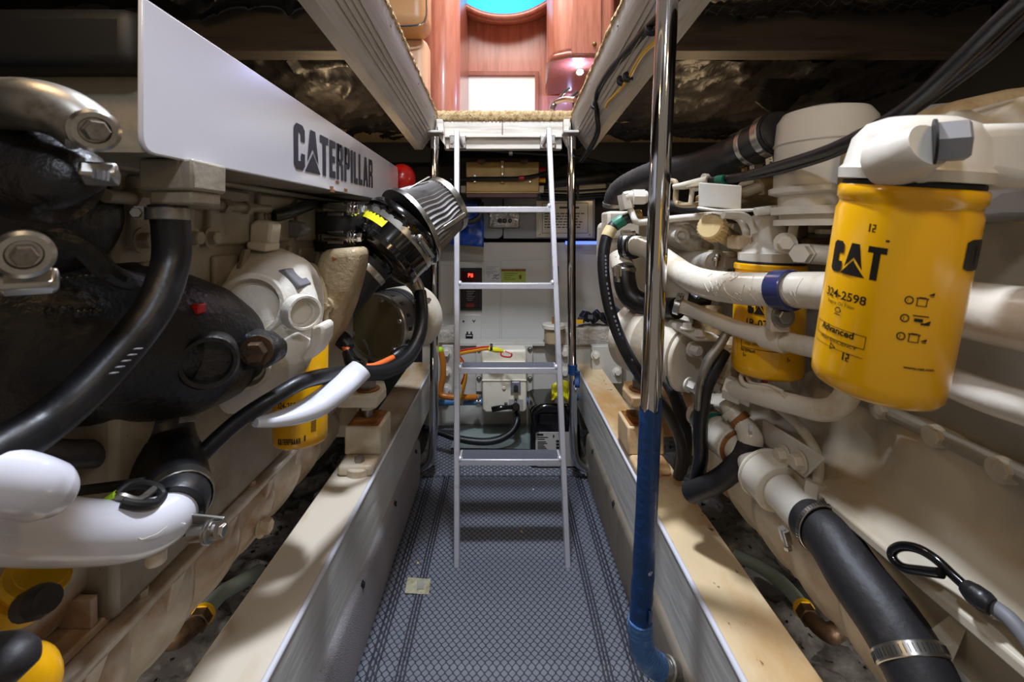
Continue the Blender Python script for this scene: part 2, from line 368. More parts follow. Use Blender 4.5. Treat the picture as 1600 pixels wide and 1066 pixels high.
def N(op, a, c=None):
    n = nt.nodes.new('ShaderNodeMath'); n.operation = op
    for i, q in enumerate((a, c)):
        if q is None: continue
        if isinstance(q, (int, float)): n.inputs[i].default_value = q
        else: L(q, n.inputs[i])
    return n.outputs[0]
tc = nt.nodes.new('ShaderNodeTexCoord'); sp = nt.nodes.new('ShaderNodeSeparateXYZ'); L(tc.outputs['Object'], sp.inputs[0])
g1 = N('LESS_THAN', N('FRACT', N('DIVIDE', N('ADD', sp.outputs[0], N('MULTIPLY', sp.outputs[1], .3)), .028)), .07); g2 = N('LESS_THAN', N('FRACT', N('DIVIDE', sp.outputs[1], .02)), .06)
bsd = nt.nodes['Principled BSDF']; old = bsd.inputs['Base Color'].links[0].from_socket
mxg = nt.nodes.new('ShaderNodeMix'); mxg.data_type = 'RGBA'; L(N('MULTIPLY', N('MAXIMUM', g1, g2), .6), mxg.inputs[0]); L(old, mxg.inputs[6]); mxg.inputs[7].default_value = lin((130, 126, 116)); L(mxg.outputs[2], bsd.inputs['Base Color'])
quilt('insulation_quilt', -.43, -1.45, .55, 1.36, .66, 1, 'crumpled bronze foil insulation quilt nearest above the lettered white cover')
quilt('insulation_quilt', -.42, -1.45, 1.46, 2.72, .56, 5, 'dark foil insulation quilt beyond the left deck joist', .06)
quilt('insulation_quilt', .43, 1.45, .55, 1.36, .66, 11, 'grid-stitched foil insulation quilt nearest above the big yellow filter', m='foilgrid')
quilt('insulation_quilt', .42, 1.45, 1.46, 2.72, .56, 23, 'wrinkled black foil insulation quilt beyond the right deck joist', .06)
for sx, lb in ((-1, 'grey timber deck joist crossing above the lettered white cover'), (1, 'grey timber deck joist crossing behind the polished pole on the right')):
    xs = sorted((sx*.40, sx*1.45))
    tag(obj('deck_joist', MB().box(xs[0], xs[1], 1.37, 1.45, .535, .70), 'joist', bevel=.004), lb, 'joist', 'deck joists')
    tag(obj('deck_joist', MB().box(xs[0], xs[1], 2.72, 2.80, .40, .70), 'wall', bevel=.004), 'dark deck beam at the far bulkhead, '+('left of the ladder' if sx < 0 else 'right of the ladder'), 'joist', 'deck joists')
# torn gold foil tape hanging near the hatch beam
b = MB().grid(lambda u, v: V((-.50+.075*v+.02*u, 1.30+.05*u, .62-.085*u*(.4+.6*math.sin(v*4+1))+.012*noise.noise(V((u*9, v*9, 2))))), 14, 14)
tag(obj('foil_tape', b, 'goldfoil', solid=.0008), 'torn flap of gold foil tape hanging off the left quilt', 'tape')
b = MB().grid(lambda u, v: V((.86+.22*v, 1.52+.06*u, .50-.10*u*(.6+.4*math.sin(v*5))+.01*noise.noise(V((u*7, v*9, 5))))), 14, 14)
tag(obj('foil_tape', b, 'foil', solid=.0008), 'bluish loose foil flap above the white breather canister', 'tape')

# hatch beams: laminated timber with a sloping grooved underside, rising towards the camera
for sx, lb in ((-1, 'left hatch beam of laminated grey timber with carpet edge'), (1, 'right hatch beam of laminated grey timber with wires clipped under it')):
    root = thing('hatch_beam', lb, 'beam', (sx*.35, 1.2, .4), 'hatch frame timbers', 'structure')
    sec = [(.318, .545), (.326, .475), (.388, .385), (.425, .385), (.425, .545)]
    def S(x, z, Y): return V((sx*x, Y, z+.072*(2.17-Y)))
    obj('beam_timber', MB().prism([S(x, z, .25) for x, z in sec], S(0, 0, 2.19)-S(0, 0, .25)), 'plank_long', root)
    for k in range(4):                                        # plywood lamination ridges along the sloping face
        t0 = .16+.15*k; x = .326+.062*t0; z = .475-.09*t0
        q = [(x, z), (x+.0012, z-.0018), (x+.003, z+.001), (x+.001, z+.003)]
        obj('lamination', MB().prism([S(a-.0015, c-.0035, .25) for a, c in q], S(0, 0, 2.19)-S(0, 0, .25)), 'plank_long', root)
    def cf(u, v):
        Y = .25+1.95*u; a = 2*PI*v; n = .005*noise.noise(V((u*90, v*6, sx)))
        return S(.326+(.013+n)*math.cos(a), .551+(.013+n)*math.sin(a), Y)
    obj('carpet_edge', MB().grid(cf, 240, 12), 'carpet', root)
    for Y in (.9, 1.3, 1.72, 2.1): obj('screw', MB().hexbolt(S(.3205, .515, Y), V((-sx, 0, 0)), .004, .002, False), 'steel_dull', root)
def on_beam(x, y, gap=.012):
    Y = .7
    while Y < 2.25:
        p = P(x, y, Y); z = .475-(p.x-.326)*.09/.062+.072*(2.17-Y)
        if p.x > .32 and p.z > z-gap: return p
        Y += .004
    return P(x, y, 2.1)
wr = thing('wire_run', 'black and yellow wires clipped along under the right hatch beam', 'wire', V((.36, 1.5, .45)))
q = [on_beam(x, y) for x, y in ((1060, -14), (1026, 26), (1003, 50), (985, 71), (966, 92), (951, 110), (940, 127), (932, 143), (930, 160))]+[P(931, 180, 1.75), P(932, 205, 1.85), P(920, 232, 2.0), P(905, 252, 2.2)]
obj('wire', MB().tube(q, .006, 10), 'rubber', wr)
obj('wire', MB().tube([p+V((.012, .01, -.004)) for p in q], .005, 8), 'rubber', wr)
obj('yellow_wire', MB().tube([on_beam(x, y, .02) for x, y in ((1040, 44), (1023, 66), (1010, 78), (1001, 89), (992, 104), (985, 118))], .005, 8), 'yel3', wr)
obj('yellow_wire', MB().tube([on_beam(x, y, .02) for x, y in ((978, 128), (969, 139), (960, 149), (951, 158), (946, 168))], .005, 8), 'yel3', wr)
for x, y in ((1019, 43), (982, 118), (930, 163), (972, 124)): obj('cable_clip', MB().ring(on_beam(x, y, .012), V((.1, 1, -.3)), .010, .016, .014, 16).obox(on_beam(x, y, .004), .03, .014, .012), 'dark', wr)
# aft hatch timbers
root = thing('hatch_coaming', 'pale timber hatch coaming behind the ladder top with beige carpet edge', 'beam', (0, 2.2, .36), 'hatch frame timbers', 'structure')
for x0, x1 in ((680, 784.6), (785.4, 892)): obj('plank', MB().pbox(x0, 189, x1, 213, 2.19, .035), 'plank', root, bevel=.003)
obj('lower_plank', MB().pbox(694, 214, 878, 233, 2.18, .05), 'plank', root, bevel=.003)
obj('ledge_strip', MB().pbox(694, 211, 880, 214.5, 2.155, .04), 'plank', root, bevel=.002)
b = MB().grid(lambda u, v: P(678+216*u, 181, 2.19)+V((0, -.016*math.cos(2*PI*v), .024*math.sin(2*PI*v)))*(1+.22*noise.noise(V((u*70, v*6, 3)))), 200, 14)
obj('carpet_edge', b, 'carpet', root)
for x, y in ((686, 199), (884, 199), (785, 222)): obj('screw', MB().hexbolt(P(x, y, 2.187), -UY, .007, .004), 'steel_dull', root)
for sx in (-1, 1):
    x = 686.5 if sx < 0 else 886
    obj('corner_block', MB().pprism(f'{x-5},186 {x+5},186 {x+5+(-sx)*4},228 {x-3-sx*2},214', 2.13, .05), 'plank', root, bevel=.003)

# salon seen through the hatch
struct('salon_floor', MB().box(-1.4, 1.4, 2.21, 4.4, .52, .56), 'carpet')
for n, s in (('wall_back', MB().box(-1.6, 1.6, 4.25, 4.3, .56, 2.6)), ('wall_left', MB().box(-1.64, -1.6, 2.2, 4.3, .56, 2.6)), ('wall_right', MB().box(1.6, 1.64, 2.2, 4.3, .56, 2.6))): struct(n, s, 'wood')
struct('ceiling', MB().box(-1.6, 1.6, 2.2, 4.3, 2.6, 2.64), 'cabinet')
d = thing('door_1', 'white sliding door with cherry frame beyond the hatch', 'door', P(784, 172, 4.22), None, 'structure')
obj('door_pane', MB().pbox(732, 118, 836, 330, 4.225, .02), 'doorwhite', d)
for x0, x1, y0, y1 in ((726, 732, 111, 330), (836, 842, 111, 330), (731, 837, 111, 118)): obj('door_frame', MB().pbox(x0, y0, x1, y1, 4.20, .05), 'wood_dark', d, bevel=.004)
w = thing('window_1', 'oval blue shaded windscreen above cherry panelling', 'window', P(788, 20, 4.0), None, 'structure')
b = MB(); n = 26
b.prism([P(716, -80, 4.05)]+[P(716+142*i/n, 22-22*(abs(i/n*2-1))**2.6+0, 4.05) for i in range(n+1)]+[P(858, -80, 4.05)], UY*.02)
obj('window_pane', b, 'shade', w)
b = MB().tube([P(713, -70, 3.98), P(713, -8, 3.98)]+[P(718+138*i/10, 4+23*(1-abs(i/5-1)**2.2), 3.98) for i in range(11)]+[P(861, -8, 3.98), P(861, -70, 3.98)], .028, 12, 5)
obj('window_lip', b, 'wood_dark', w)
obj('window_shelf', MB().grid(lambda u, v: P(716+142*u, 8+24*(1-abs(u*2-1)**2.2)+v*(12-6*(1-abs(u*2-1)**2)), 4.0+.25*v), 24, 4), 'wood', w, solid=.02)
# overhead locker on the right
c = thing('overhead_locker', 'rounded cherry wood overhead locker with a lit puck lamp under it', 'locker', P(905, 120, 3.6))
prof = [P(960, 0, 3.3), P(890, 0, 3.3), P(866, 0, 3.36), P(856, 0, 3.5), P(854, 0, 3.9), P(854, 0, 4.2), P(960, 0, 4.2)]
b = MB().prism([V((p.x, p.y, 1.275)) for p in prof], UZ*1.2); obj('carcass', b, 'wood', c, bevel=.03, seg=4)
b = MB().prism([V((p.x-.012, p.y-.015, 1.235)) for p in prof], UZ*.05); obj('bottom_rail', b, 'wood_dark', c, bevel=.02, seg=4)
obj('locker_door', MB().pbox(893, -40, 940, 84, 3.28, .03), 'wood', c, bevel=.006)
obj('door_knob', MB().sphere(P(929, 69, 3.26), .016), 'brass', c)
for x, y, Y, lb in ((906, 112, 3.5, 'small lit puck lamp under the cherry locker'), (893, 138, 4.18, 'second lit lamp low on the galley wall')):
    l = thing('puck_lamp', lb, 'lamp', P(x, y, Y), 'blue-white puck lamps')
    obj('lens', MB().lathe(P(x, y, Y), V((0, -.6, -.8)), [(-.01, 0), (-.01, .026), (.004, .024), (.008, 0)], 18), 'puck', l)
    obj('bezel', MB().ring(P(x, y, Y), V((0, -.6, -.8)), .026, .034, .006), 'chrome', l)
    light('puck_lamp_glow', 'POINT', P(x-3, y+2, Y-.08), 9, (.45, .5, 1), .03)
b = MB().tube(pts('862,172,3.2 868,160,3.2 884,155,3.15 898,156,3.1'), .02, 12).tube(pts('872,161,3.2 880,146,3.2 890,138,3.2'), .012, 10).tube(pts('888,157,3.2 897,148,3.2 902,143,3.2'), .012, 10)
hw_ = thing('helm_wheel', 'curved dark chrome wheel rim beside the locker', 'wheel', P(900, 175, 3.2)); obj('rim', b, 'chrome', hw_); obj('column', MB().cyl(V((.55, 3.25, .56)), V((.52, 3.2, .93)), .05, 16), 'dark', hw_)
struct('trim_1', MB().lathe(P(692, 175, 3.3)-UZ*.4, UZ, [(0, 0), (0, .125), (1.9, .125), (1.9, 0)], 32), 'wood')
struct('trim_2', MB().pbox(703, -60, 719, 178, 3.4, .8), 'wood_dark', bevel=.01)
struct('trim_3', MB().pbox(560, -60, 672, 178, 3.42, .05), 'wood')
s = thing('salon_seat', 'tan upholstered seat back left of the hatch', 'seat', P(640, 150, 2.9))
obj('backrest', MB().pbox(560, 55, 667, 200, 2.9, .2), 'leather_light', s, bevel=.06, seg=5)
obj('headrest', MB().pbox(560, -80, 666, 40, 2.7, .25), 'leather', s, bevel=.07, seg=5)
obj('piping', MB().tube(pts('664,-60,2.7 666.5,0,2.7 665,28,2.7 652,39,2.7 600,41,2.7'), .006, 8), 'chrome', s)

# walkway: mat, plinths, girders
mm = bpy.data.materials.new('woven_mat'); mm.use_nodes = True; nt = mm.node_tree; L = nt.links.new; bs = nt.nodes['Principled BSDF']
def N(op, a, c=None, d=None):
    n = nt.nodes.new('ShaderNodeMath'); n.operation = op
    for i, q in enumerate((a, c, d)):
        if q is None: continue
        if isinstance(q, (int, float)): n.inputs[i].default_value = q
        else: L(q, n.inputs[i])
    return n.outputs[0]
tc = nt.nodes.new('ShaderNodeTexCoord'); sp = nt.nodes.new('ShaderNodeSeparateXYZ'); L(tc.outputs['Object'], sp.inputs[0]); X, Yc = sp.outputs[0], sp.outputs[1]
u = N('DIVIDE', X, .0205); v = N('DIVIDE', Yc, .027)
tri = N('ABSOLUTE', N('SUBTRACT', N('FRACT', v), .5))          # 0..0.5
s2 = N('MULTIPLY', N('SINE', N('MULTIPLY', v, 2*PI)), .25)
w1 = N('ABSOLUTE', N('SUBTRACT', N('FRACT', N('ADD', u, N('ADD', s2, .25))), .5))
w2 = N('ABSOLUTE', N('SUBTRACT', N('FRACT', N('ADD', N('SUBTRACT', u, s2), .75)), .5))
ln = N('MAXIMUM', N('LESS_THAN', w1, .10), N('LESS_THAN', w2, .10))
ax = N('ABSOLUTE', X)
def stripe(p, w): return N('LESS_THAN', N('ABSOLUTE', N('SUBTRACT', ax, p)), w)
st = N('MAXIMUM', N('MAXIMUM', stripe(.258, .0028), N('MAXIMUM', stripe(.268, .0028), stripe(.278, .0028))), N('MAXIMUM', stripe(.332, .0028), N('MAXIMUM', stripe(.342, .0028), stripe(.354, .0034))))
dark = N('MINIMUM', N('ADD', N('MULTIPLY', ln, .95), N('MULTIPLY', st, .92)), 1)
cx_, cy_ = N('FRACT', N('DIVIDE', X, .0026)), N('FRACT', N('DIVIDE', Yc, .0026))
fl = N('GREATER_THAN', N('MULTIPLY', N('SINE', N('MULTIPLY', X, 2*PI/.0028)), N('SINE', N('MULTIPLY', Yc, 2*PI/.0034))), .1)
mx = nt.nodes.new('ShaderNodeMix'); mx.data_type = 'RGBA'; L(fl, mx.inputs[0]); mx.inputs[6].default_value = lin((58, 62, 72)); mx.inputs[7].default_value = lin((142, 146, 156))
m2 = nt.nodes.new('ShaderNodeMix'); m2.data_type = 'RGBA'; L(dark, m2.inputs[0]); L(mx.outputs[2], m2.inputs[6]); m2.inputs[7].default_value = lin((16, 16, 30))
L(m2.outputs[2], bs.inputs['Base Color']); bs.inputs['Roughness'].default_value = .6
bp = nt.nodes.new('ShaderNodeBump'); bp.inputs['Strength'].default_value = .5; bp.inputs['Distance'].default_value = .003; L(N('SUBTRACT', 1, ln), bp.inputs['Height']); L(bp.outputs[0], bs.inputs['Normal'])
M['mat'] = mm
b = MB().grid(lambda u, v: (-.383+.766*u, .3+1.85*v, -1.15+.0035*noise.noise(V((u*5, v*9, 1)))+.004*math.exp(-((v*1.85-.92)/.012)**2)), 40, 160)
struct('trim_4', MB().box(-.42, .42, .1, 2.62, -1.2, -1.158), 'tread')
o = obj('floor_mat', b, 'mat', origin=(0, 1.2, -1.155), solid=.004); tag(o, 'woven grey floor mat with navy diamond pattern along the walkway', 'mat')
# coaming of embossed lining behind the mat and a loose sheet
md = bpy.data.materials.new('embossed_lining'); M['emb'] = md; md.use_nodes = True; nt = md.node_tree; L = nt.links.new; q = nt.nodes['Principled BSDF']
q.inputs['Base Color'].default_value = lin((96, 98, 106)); q.inputs['Roughness'].default_value = .4
tc = nt.nodes.new('ShaderNodeTexCoord'); sp = nt.nodes.new('ShaderNodeSeparateXYZ'); L(tc.outputs['Object'], sp.inputs[0])
wv = N('MULTIPLY', N('SINE', N('MULTIPLY', N('ADD', sp.outputs[0], sp.outputs[2]), 220)), N('SINE', N('MULTIPLY', N('ADD', sp.outputs[1], sp.outputs[2]), 220)))
bp = nt.nodes.new('ShaderNodeBump'); bp.inputs['Strength'].default_value = .8; bp.inputs['Distance'].default_value = .004; L(wv, bp.inputs['Height']); L(bp.outputs[0], q.inputs['Normal'])
struct('trim_5', MB().hexa([(-.38, 2.16, -1.17), (.38, 2.16, -1.17), (.38, 2.62, -1.17), (-.38, 2.62, -1.17), (-.38, 2.16, -1.15), (.38, 2.16, -1.15), (.38, 2.62, -1.10), (-.38, 2.62, -1.10)]), 'emb')
tag(obj('loose_sheet', MB().hexa([onZ(704, 700, -1.120), onZ(830, 702, -1.120), onZ(826, 662, -1.097), onZ(716, 660, -1.097), onZ(704, 700, -1.115), onZ(830, 702, -1.115), onZ(826, 662, -1.092), onZ(716, 660, -1.092)]), 'sheet'), 'grey-green loose sheet lying under the moulded white box', 'sheet')
for sx in (-1, 1):
    X1, X0 = sx*.385, sx*.372
    sec = [(.386, -1.2), (.380, -1.0), (.384, -.958), (.396, -.945), (.56, -.945), (.56, -1.2)]
    struct('wall_left' if sx < 0 else 'wall_right', MB().prism([V((sx*x, .2, z)) for x, z in sec], UY*(1.96 if sx > 0 else 1.9)), 'bluepaint' if sx < 0 else 'tread', bevel=.008)
    g = thing('engine_bed_girder', ('white engine bed girder under the left engine, rust-stained at the edge' if sx < 0 else 'cream engine bed girder under the right engine, crossed by the pole'), 'girder', (sx*.46, 1.3, -.95), 'engine bed girders', 'structure')
    obj('top_plate', MB().box(*sorted((sx*.401, sx*.535)), .2, 2.64, -.775, -.755), 'girder' if sx < 0 else 'girder_warm', g, bevel=.004)
    obj('side_plate', MB().box(*sorted((sx*.398, sx*.413)), .2, 2.64, -.955, -.757), 'girder_side', g, bevel=.003)
    obj('outer_plate', MB().box(*sorted((sx*.522, sx*.534)), .2, 2.64, -1.18, -.776), 'girder', g)
    obj('edge_bead', MB().tube([V((sx*.402, .2, -.757)), V((sx*.402, 2.63, -.757))], .0062, 12, straight=True), 'white', g)
    for Y in (.9, 1.25, 1.62, 2.0): obj('bolt', MB().hexbolt(V((sx*.386, Y, -.962)), V((-sx, 0, 0)), .008, .006), 'dark', g)
# litter on the mat
b = MB().hexa([onZ(632, 927, -1.148), onZ(670, 929, -1.148), onZ(673, 905, -1.148), onZ(637, 902, -1.148), onZ(632, 927, -1.146), onZ(670, 929, -1.146), onZ(673, 905, -1.142), onZ(637, 902, -1.144)])
p = obj('sachet', b, 'foilpacket', bevel=.001); tag(p, 'small crinkled gold sachet lying on the floor mat', 'sachet')
q = MB()
for i in range(4): q.add([onZ(652+i*3, 908+j*4.2, -1.1425)+V((0, 0, .0012)) for j in (0, 3)]+[onZ(653.6+i*3, 908+j*4.2, -1.1425)+V((0, 0, .0012)) for j in (3, 0)], [(0, 1, 2, 3)])
obj('print', q, 'greyprint', p)['kind'] = 'stuff'
for i, (x, y) in enumerate(((653, 880), (833, 765), (815, 831))):
    tag(obj('crumb', MB().sphere(onZ(x, y, -1.143), .004, .005, .003, 8, 6), 'yellowcap' if i != 1 else 'paper'), ('tan crumb on the mat beside the gold sachet', 'white scrap on the mat between the ladder rails', 'tan crumb on the mat below the ladder treads')[i], 'crumb', 'crumbs on the mat')
# ------------------------------------------------------------------ ladder
ld = thing('boarding_ladder', 'slim aluminium ladder with grey grip treads hooked on the hatch', 'ladder', (.01, 1.6, -1.15))
A0, A1 = P(714, 888, 1.58), P(714, 204, 1.9); B0, B1 = P(887, 888, 1.58), P(857.5, 202, 1.9)
def rail(a, b):
    d = (b-a).normalized(); n = UX.cross(d).normalized()
    return MB().obox((a+b)/2, .020, .030, (b-a).length, (UX, n, d))
obj('rail', rail(A0, A1), 'alu', ld, bevel=.003); obj('rail', rail(B0, B1), 'alu', ld, bevel=.003)
def sol(y):
    k = (CY-y)/F; return (k*A0.y-A0.z)/((A1.z-A0.z)-k*(A1.y-A0.y))
for y, dp in ((325, .034), (444, .034), (575, .076), (717, .076)):
    t = sol(y); a = A0.lerp(A1, t); c = B0.lerp(B1, t)
    r = obj('tread', MB().box(a.x+.008, c.x-.008, a.y-.016, a.y-.016+dp, a.z-.018, a.z+.004), 'alu', ld, bevel=.002)
    if dp > .05: obj('grip_tape', MB().box(a.x+.016, c.x-.016, a.y-.008, a.y-.02+dp, a.z+.004, a.z+.0056), 'grip', r)
    for e, s in ((a, 1), (c, -1)): obj('weld', MB().sphere(e+V((s*.012, -.006, .002)), .010, .012, .012, 10, 8), 'alu', ld)
for e in (A0, B0): obj('rubber_foot', MB().obox(e+V((0, 0, .003)), .022, .032, .014), 'dark', ld, bevel=.002)
for x in (703, 718, 839, 852): pass
for x0, x1 in ((702, 728), (844, 868)):
    br = obj('hook_bracket', MB().pbox(x0, 211, x1, 232, 2.15, .028), 'steel', ld, bevel=.004)
    for x in (x0+4, x1-4): obj('bolt', MB().hexbolt(P(x, 223, 2.15), -UY, .008, .006), 'steel_dull', br)
for (q, s) in ((A1, 1), (B1, -1)): obj('hook_arm', MB().obox(q+V((s*.0, .13, -.015)), .014, .26, .02), 'alu', ld, bevel=.002)

# polished stanchions
def stanchion(px, lb, sx):
    t = thing('stanchion', lb, 'pole', P(px, 740, 2.15), 'polished stanchions')
    top = P(px, 204, 2.12); top.z = .43
    obj('tube', MB().tube([top, P(px, 450, 2.13), P(px+2*sx, 640, 2.13), P(px+3*sx, 690, 2.13), P(px+6*sx, 716, 2.13), P(px+15*sx, 728, 2.13), P(px+32*sx, 735, 2.13)], .0195, 24, 8), 'chrome', t)
    obj('top_flange', MB().pbox(px-12, 203, px+12, 207, 2.08, .08), 'plank_long', t, bevel=.002)
    return t
stanchion(679.5, 'polished steel stanchion left of the ladder bending into the plinth', -1)
st = stanchion(893, 'polished steel stanchion right of the ladder with blue tape', 1)
obj('tape_wrap', MB().lathe(P(894.5, 585, 2.13), UZ, [(0, .0195), (.002, .0225), (.02, .021), (.045, .0225), (.047, .0195)], 20), 'blue', st)
obj('tape_tail', MB().grid(lambda u, v: P(898+8*v, 580+26*u, 2.105+.01*math.sin(5*u)), 6, 4), 'blue', st, solid=.001)
pole = thing('handrail_pole', 'near polished steel pole with its lower half wrapped in blue tape', 'pole', P(1020, 1040, .96))
top = P(1049, -120, .93)
path = [top, P(1043, 0, .94), P(1031, 280, .955), P(1018, 600, .975), P(1010, 800, .985), P(1003, 930, .99), P(1000, 985, .99), P(1006, 1020, .99), P(1022, 1038, .99), P(1046, 1049, .995)]
obj('tube', MB().tube(path, .0215, 32, 8), 'chrome', pole)
sl = [P(1016.8, 632, .977), P(1010, 800, .985), P(1003, 930, .99), P(1000, 985, .99), P(1006, 1020, .99), P(1022, 1038, .99), P(1030, 1042, .992)]
def ragged():
    b = MB().tube(sl, [.0228, .0228, .0232, .0238, .0245, .024, .0232], 32, 10, caps=False)
    for v in b.v: v += .0012*V((noise.noise(v*45), noise.noise(v*45+V((5, 0, 0))), 0))*(2.2 if v.z < -.72 else .3)
    for i in range(32): b.v[i].z += .016*noise.noise(V((math.cos(i*.196)*2, math.sin(i*.196)*2, 3)))+(.016 if 6 < i < 22 else -.010)
    return b
obj('tape_sleeve', ragged(), 'blue', pole)
obj('tape_end', MB().tube([P(1000.5, 968, .99), P(1001, 992, .99), P(1006, 1020, .99), P(1022, 1038, .99), P(1033, 1043.5, .993)], [.0245, .0262, .0258, .025, .0238], 28, 8, rib=.05), 'tapewrap', pole)
obj('tape_flap', MB().grid(lambda u, v: P(1014+6*v-2*u, 955+22*u, .962+.02*v*v), 5, 5), 'blue', pole, solid=.001)
obj('foot', MB().cyl(P(1040, 1046, .993), P(1052, 1052, 1.0), .027, 20, ch=.003), 'steel_dull', pole)

# ------------------------------------------------------------------ aft bulkhead area
en = thing('equipment_enclosure', 'large cream equipment enclosure with rounded corners behind the ladder', 'enclosure', P(820, 540, 2.95))
def rrect(x0, y0, x1, y1, r, Y, n=6):
    out = []
    for cx, cy, a0 in ((x1-r, y0+r, -90), (x1-r, y1-r, 0), (x0+r, y1-r, 90), (x0+r, y0+r, 180)):
        for i in range(n+1):
            a = math.radians(a0+90*i/n); out.append(P(cx+r*math.cos(a), cy+r*math.sin(a), Y))
    return out
obj('body', MB().prism(rrect(686, 379, 1010, 700, 20, 2.93), UY*.1), 'cabinet', en, bevel=.004)
for x0, x1, y0, y1 in ((688, 708, 415, 560), (710, 781, 408.5, 560), (783, 1000, 407, 560)): obj('panel', MB().pbox(x0, y0, x1, y1, 2.922, .012), 'cabinet', en, bevel=.003)
obj('outlet_recess', MB().prism(rrect(717, 492, 752, 545, 6, 2.915), UY*.01), 'cabinet', en, bevel=.003)
b = MB().pbox(727.5, 522, 739, 532, 2.911, .004).pbox(729, 518.5, 731.5, 522, 2.911, .004).pbox(735, 518.5, 737.5, 522, 2.911, .004).pbox(729, 534, 731, 536.5, 2.911, .004).pbox(735, 534, 737, 536.5, 2.911, .004).pbox(723, 501, 725.5, 503.5, 2.911, .004)
b.pprism('738,500 740.5,504 743,500 742,500 740.5,502.5 739,500', 2.911, .004); obj('battery_symbol', b, 'ink', en)['kind'] = 'stuff'
obj('battery_symbol_slot', MB().pbox(729, 524, 737.5, 525.2, 2.909, .002), 'paper', en)
obj('door_handle', MB().pbox(869.5, 416, 873, 446, 2.905, .02), 'dark', en, bevel=.003)
ch = thing('battery_charger', 'black charger panel with glowing red digits on the cream enclosure', 'charger', P(735, 485, 2.9))
obj('bezel', MB().pbox(719, 419, 753, 485, 2.905, .02), 'wall', ch, bevel=.003)
obj('display_window', MB().pbox(721, 424, 749, 440, 2.901, .006), mat('dark_red_window', (60, 4, 8), .15), ch)
b = MB()
for i, sg in enumerate(('abefg', 'bcdefg')):
    x = 731.5+i*4.2; y = 427.5; w, h = 3, 5.5; S_ = {'a': (x, y, x+w, y+.9), 'g': (x, y+2.3, x+w, y+3.2), 'd': (x, y+h-.9, x+w, y+h), 'f': (x, y, x+.9, y+2.8), 'b': (x+w-.9, y, x+w, y+2.8), 'e': (x, y+2.8, x+.9, y+h), 'c': (x+w-.9, y+2.8, x+w, y+h)}
    for k in sg: b.pbox(*S_[k], 2.899, .003)
obj('digits', b, 'redlens', ch)
obj('lower_panel', MB().pbox(721, 450, 749, 481, 2.901, .006), mat('maroon_panel', (34, 12, 16), .25), ch, bevel=.002)
obj('red_badge', MB().pbox(728, 474, 741, 480, 2.899, .003), mat('dim_red_badge', (110, 24, 20), .4), ch)
b = MB()
for k in range(6): b.pbox(729+(k % 2), 455+k*2.8, 742-(k % 3)*2, 455.9+k*2.8, 2.9002, .002)
obj('caption_lines', b, 'greyprint', ch)
for x, y in ((723, 421.5), (746, 421.5), (723, 483), (746, 483)): obj('screw', MB().hexbolt(P(x, y, 2.904), -UY, .006, .004, False), 'dark', ch)
def lines(x0, x1, ys, Y, h=.7):
    b = MB()
    for i, y in enumerate(ys): b.pbox(x0, y, x1-(i*37 % 5)*.12*(x1-x0), y+h, Y, .001)
    return b
pn = obj('paper_note', MB().pbox(757.5, 415, 780, 438, 2.918, .003), 'paper'); tag(pn, 'white printed note with signature taped beside the red display', 'note')
obj('print', lines(759, 779, (416.5, 418.8, 421, 424, 426.5), 2.917, .6).pbox(761, 429, 765, 429.8, 2.917, .001).pbox(761, 432.5, 765, 433.2, 2.917, .001), 'greyprint', pn)
obj('signature', MB().tube(pts('771,432,2.917 774,429.5,2.917 775,432,2.917 778,429,2.917 779,431,2.917'), .002, 6).tube(pts('769,436,2.917 773,434,2.917 777,436,2.917 779.5,434.5,2.917'), .002, 6), 'inknavy', pn)
gs = obj('green_sticker', MB().pbox(783.5, 421, 821.5, 442, 2.918, .003), 'greensticker'); tag(gs, 'yellow-green sticker with brown top band on the cream enclosure', 'sticker')
obj('band', MB().pbox(783.5, 420.5, 821.5, 424, 2.9165, .003), 'rust', gs); obj('print', lines(787, 808, (427, 430, 433, 436), 2.917, .8).pbox(811, 430, 815, 436, 2.917, .001), 'inkgrey', gs)
lk = thing('upper_locker', 'grey upper locker panel with rounded corner under the brass case', 'locker', P(800, 372, 2.9))
obj('panel', MB().prism(rrect(752, 300, 785.5, 373, 9, 2.9), UY*.06), 'cabinet_grey', lk, bevel=.004); obj('panel', MB().pbox(786.5, 300, 930, 373, 2.9, .06), 'cabinet_grey', lk, bevel=.004)
bg = thing('plastic_bag', 'clear plastic bag of black grommets pinned on grey locker', 'bag', P(788, 355, 2.88))
obj('film', MB().grid(lambda u, v: P(764+48*u, 326+30*v, 2.88-.012*abs(noise.noise(V((u*5, v*4, 2))))), 20, 14), 'bag', bg, solid=.002)
obj('header', MB().pbox(775, 325, 798, 328, 2.862, .004), 'ink', bg)
for x in (781, 788.5, 797): obj('grommet', MB().ring(P(x, 345, 2.866), -UY, .005, .013, .006, 14), 'dark', bg)
nt_ = obj('notice_board', MB().pbox(838, 314, 926, 371, 2.885, .008), 'notice'); tag(nt_, 'laminated cream notice with black border behind right ladder rail', 'notice')
b = MB()
for x0, y0, x1, y1 in ((847, 317, 919, 317.7), (847, 364, 919, 364.7), (847, 317, 847.7, 364.7), (918.4, 317, 919, 364.7)): b.pbox(x0, y0, x1, y1, 2.884, .001)
for i, y in enumerate((333, 337.3, 341.6, 346, 350.3, 354.5)):
    x = 851
    while x < 910-(i % 3)*4:
        w = 2+(x*7+i*5) % 6; b.pbox(x, y, min(x+w, 914), y+1.6, 2.884, .001); x += w+1.4
b.pbox(874, 323, 905, 326, 2.884, .001)
obj('print', b, 'ink', nt_)
for x, y in ((843, 366), (921, 367)): obj('screw', MB().hexbolt(P(x, y, 2.884), -UY, .007, .003, False), 'steel_dull', nt_)
